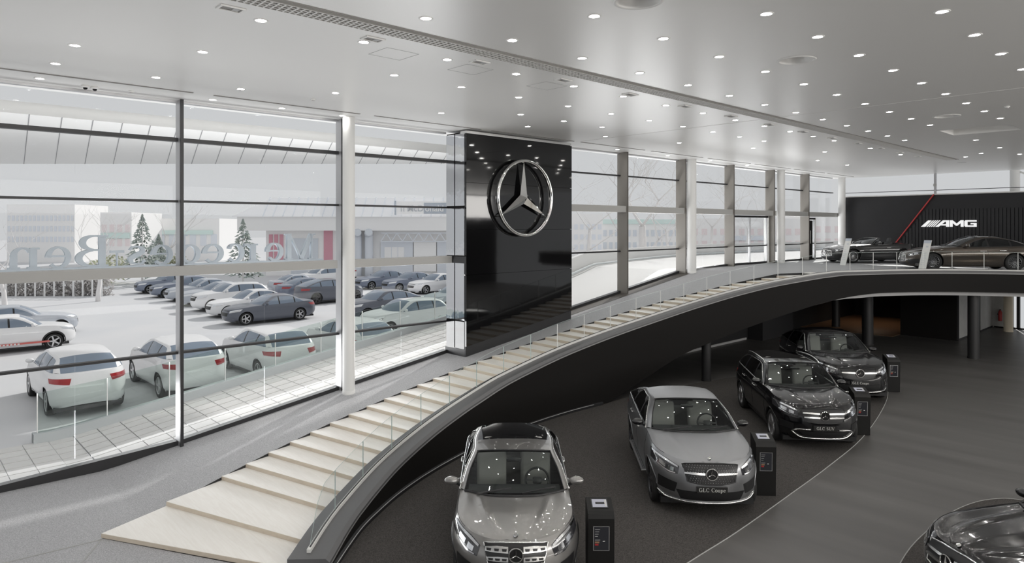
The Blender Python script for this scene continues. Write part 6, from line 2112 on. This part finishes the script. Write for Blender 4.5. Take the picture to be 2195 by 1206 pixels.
# ================================================================ information pillars
def kiosk(label, base, heading, first=[None]):
    a = math.radians(heading)
    if first[0]:
        return dup(first[0], (*base, 0.008), a, label)
    k = thing('info_kiosk', label, 'kiosk', (*base, 0.008), a, 'slim dark information kiosks beside the cars')
    k.scale = (1, 1, 0.94)
    first[0] = k
    # front face towards +x; body leans back a little, top slopes to the front
    W_ = 0.185
    prof = [(0.10,0.0),(0.135,0.98),(0.115,1.045),(0.06,1.075),(-0.20,1.165),(-0.225,1.14),(-0.20,0.0)]
    MB().add([(x,-W_,z) for x,z in prof]+[(x,W_,z) for x,z in prof],
             [tuple(range(7)), tuple(range(7,14))[::-1]]+[(i,7+i,7+(i+1)%7,(i+1)%7) for i in range(7)]).build('body','kiosk_dark',k)
    fo = lambda z: 0.10+0.035*z/0.98
    def plate(name, m, y0, y1, z0, z1, off, par):
        return MB().hexa([(fo(z0)-0.004,y0,z0),(fo(z0)+off,y0,z0),(fo(z0)+off,y1,z0),(fo(z0)-0.004,y1,z0)],[(fo(z1)-0.004,y0,z1),(fo(z1)+off,y0,z1),(fo(z1)+off,y1,z1),(fo(z1)-0.004,y1,z1)]).build(name,m,par)
    fr = plate('data_panel','alloy',-0.115,0.115,0.50,0.87,0.004,k)
    sc = plate('data_sheet','screen_panel',-0.105,0.105,0.51,0.86,0.006,fr)
    for i in range(4): plate('text_line','soffit_grey',-0.09,-0.02-0.01*i,0.82-0.035*i,0.826-0.035*i,0.0075,sc)
    for i, m in enumerate(('tail_red','wood_orange','kerb_grey')): plate('energy_bar',m,-0.09,-0.04+0.012*i,0.58+0.035*i,0.605+0.035*i,0.0075,sc)
    plate('text_line','post_white',0.02,0.05,0.64,0.65,0.0075,sc)
    def top(f, u): # f along slope 0 front..1 back
        x = lerp(0.06,-0.20,f); z = lerp(1.075,1.165,f); return (x+0.33*u*0, z+u)
    def tplate(name, m, f0, f1, y0, y1, u, par):
        a0 = top(f0,u); a1 = top(f1,u); b0 = top(f0,-0.01); b1 = top(f1,-0.01)
        return MB().hexa([(b0[0],y0,b0[1]),(b0[0],y1,b0[1]),(b1[0],y1,b1[1]),(b1[0],y0,b1[1])],[(a0[0],y0,a0[1]),(a0[0],y1,a0[1]),(a1[0],y1,a1[1]),(a1[0],y0,a1[1])]).build(name,m,par)
    tb = tplate('tablet','trim_black',0.16,0.86,-0.12,0.12,0.008,k)
    ts = tplate('tablet_screen','screen_light',0.22,0.80,-0.105,0.105,0.010,tb)
    tplate('screen_image','trim_black',0.42,0.58,-0.06,0.07,0.0112,ts); tplate('screen_menu','wall_grey',0.26,0.76,0.072,0.10,0.0112,ts)
    return k
kiosk('dark information kiosk beside the grey crossover, nearest of the four', (7.55,6.20), 227)
kiosk('dark information kiosk beside the matte grey coupe SUV', (12.25,6.10), 224)
kiosk('dark information kiosk beside the black SUV with roof rails', (17.5,6.27), 222)
kiosk('dark information kiosk beside the hindmost black coupe SUV', (22.75,7.24), 221)
# leaning white data boards on the upper floor
def board(label, base, heading):
    b = thing('data_board', label, 'display board', (*base, ZU+0.004), math.radians(heading), 'leaning data boards on the upper floor')
    e = MB(); e.hexa([(0.14,-0.14,0),(0.18,-0.14,0),(0.18,0.14,0),(0.14,0.14,0)],[(-0.34,-0.14,1.25),(-0.30,-0.14,1.25),(-0.30,0.14,1.25),(-0.34,0.14,1.25)])
    bo_ = e.build('panel','shoe_white',b)
    f = lambda z: 0.18-0.48*z/1.25
    def pl(nm, m, y0, y1, z0, z1): MB().hexa([(f(z0),y0,z0),(f(z0)+0.006,y0,z0),(f(z0)+0.006,y1,z0),(f(z0),y1,z0)],[(f(z1),y0,z1),(f(z1)+0.006,y0,z1),(f(z1)+0.006,y1,z1),(f(z1),y1,z1)]).build(nm,m,bo_)
    pl('header','sign_grey',-0.14,0.14,1.13,1.25)
    pl('print','letter_grey',-0.02,0.08,0.96,1.02)
    for i in range(6): pl('text_line','letter_grey',-0.09,0.07-0.02*(i%3),0.25+0.09*i,0.27+0.09*i)
    MB().box(-0.30,0.20,-0.13,0.13,0,0.012).build('foot','shoe_white',b)
    return b
board('slim white leaning board beside the nose of the open roadster', (33.25,12.6), 168)
board('slim grey-headed leaning board beside the nose of the bronze car', (31.2,8.75), 168)
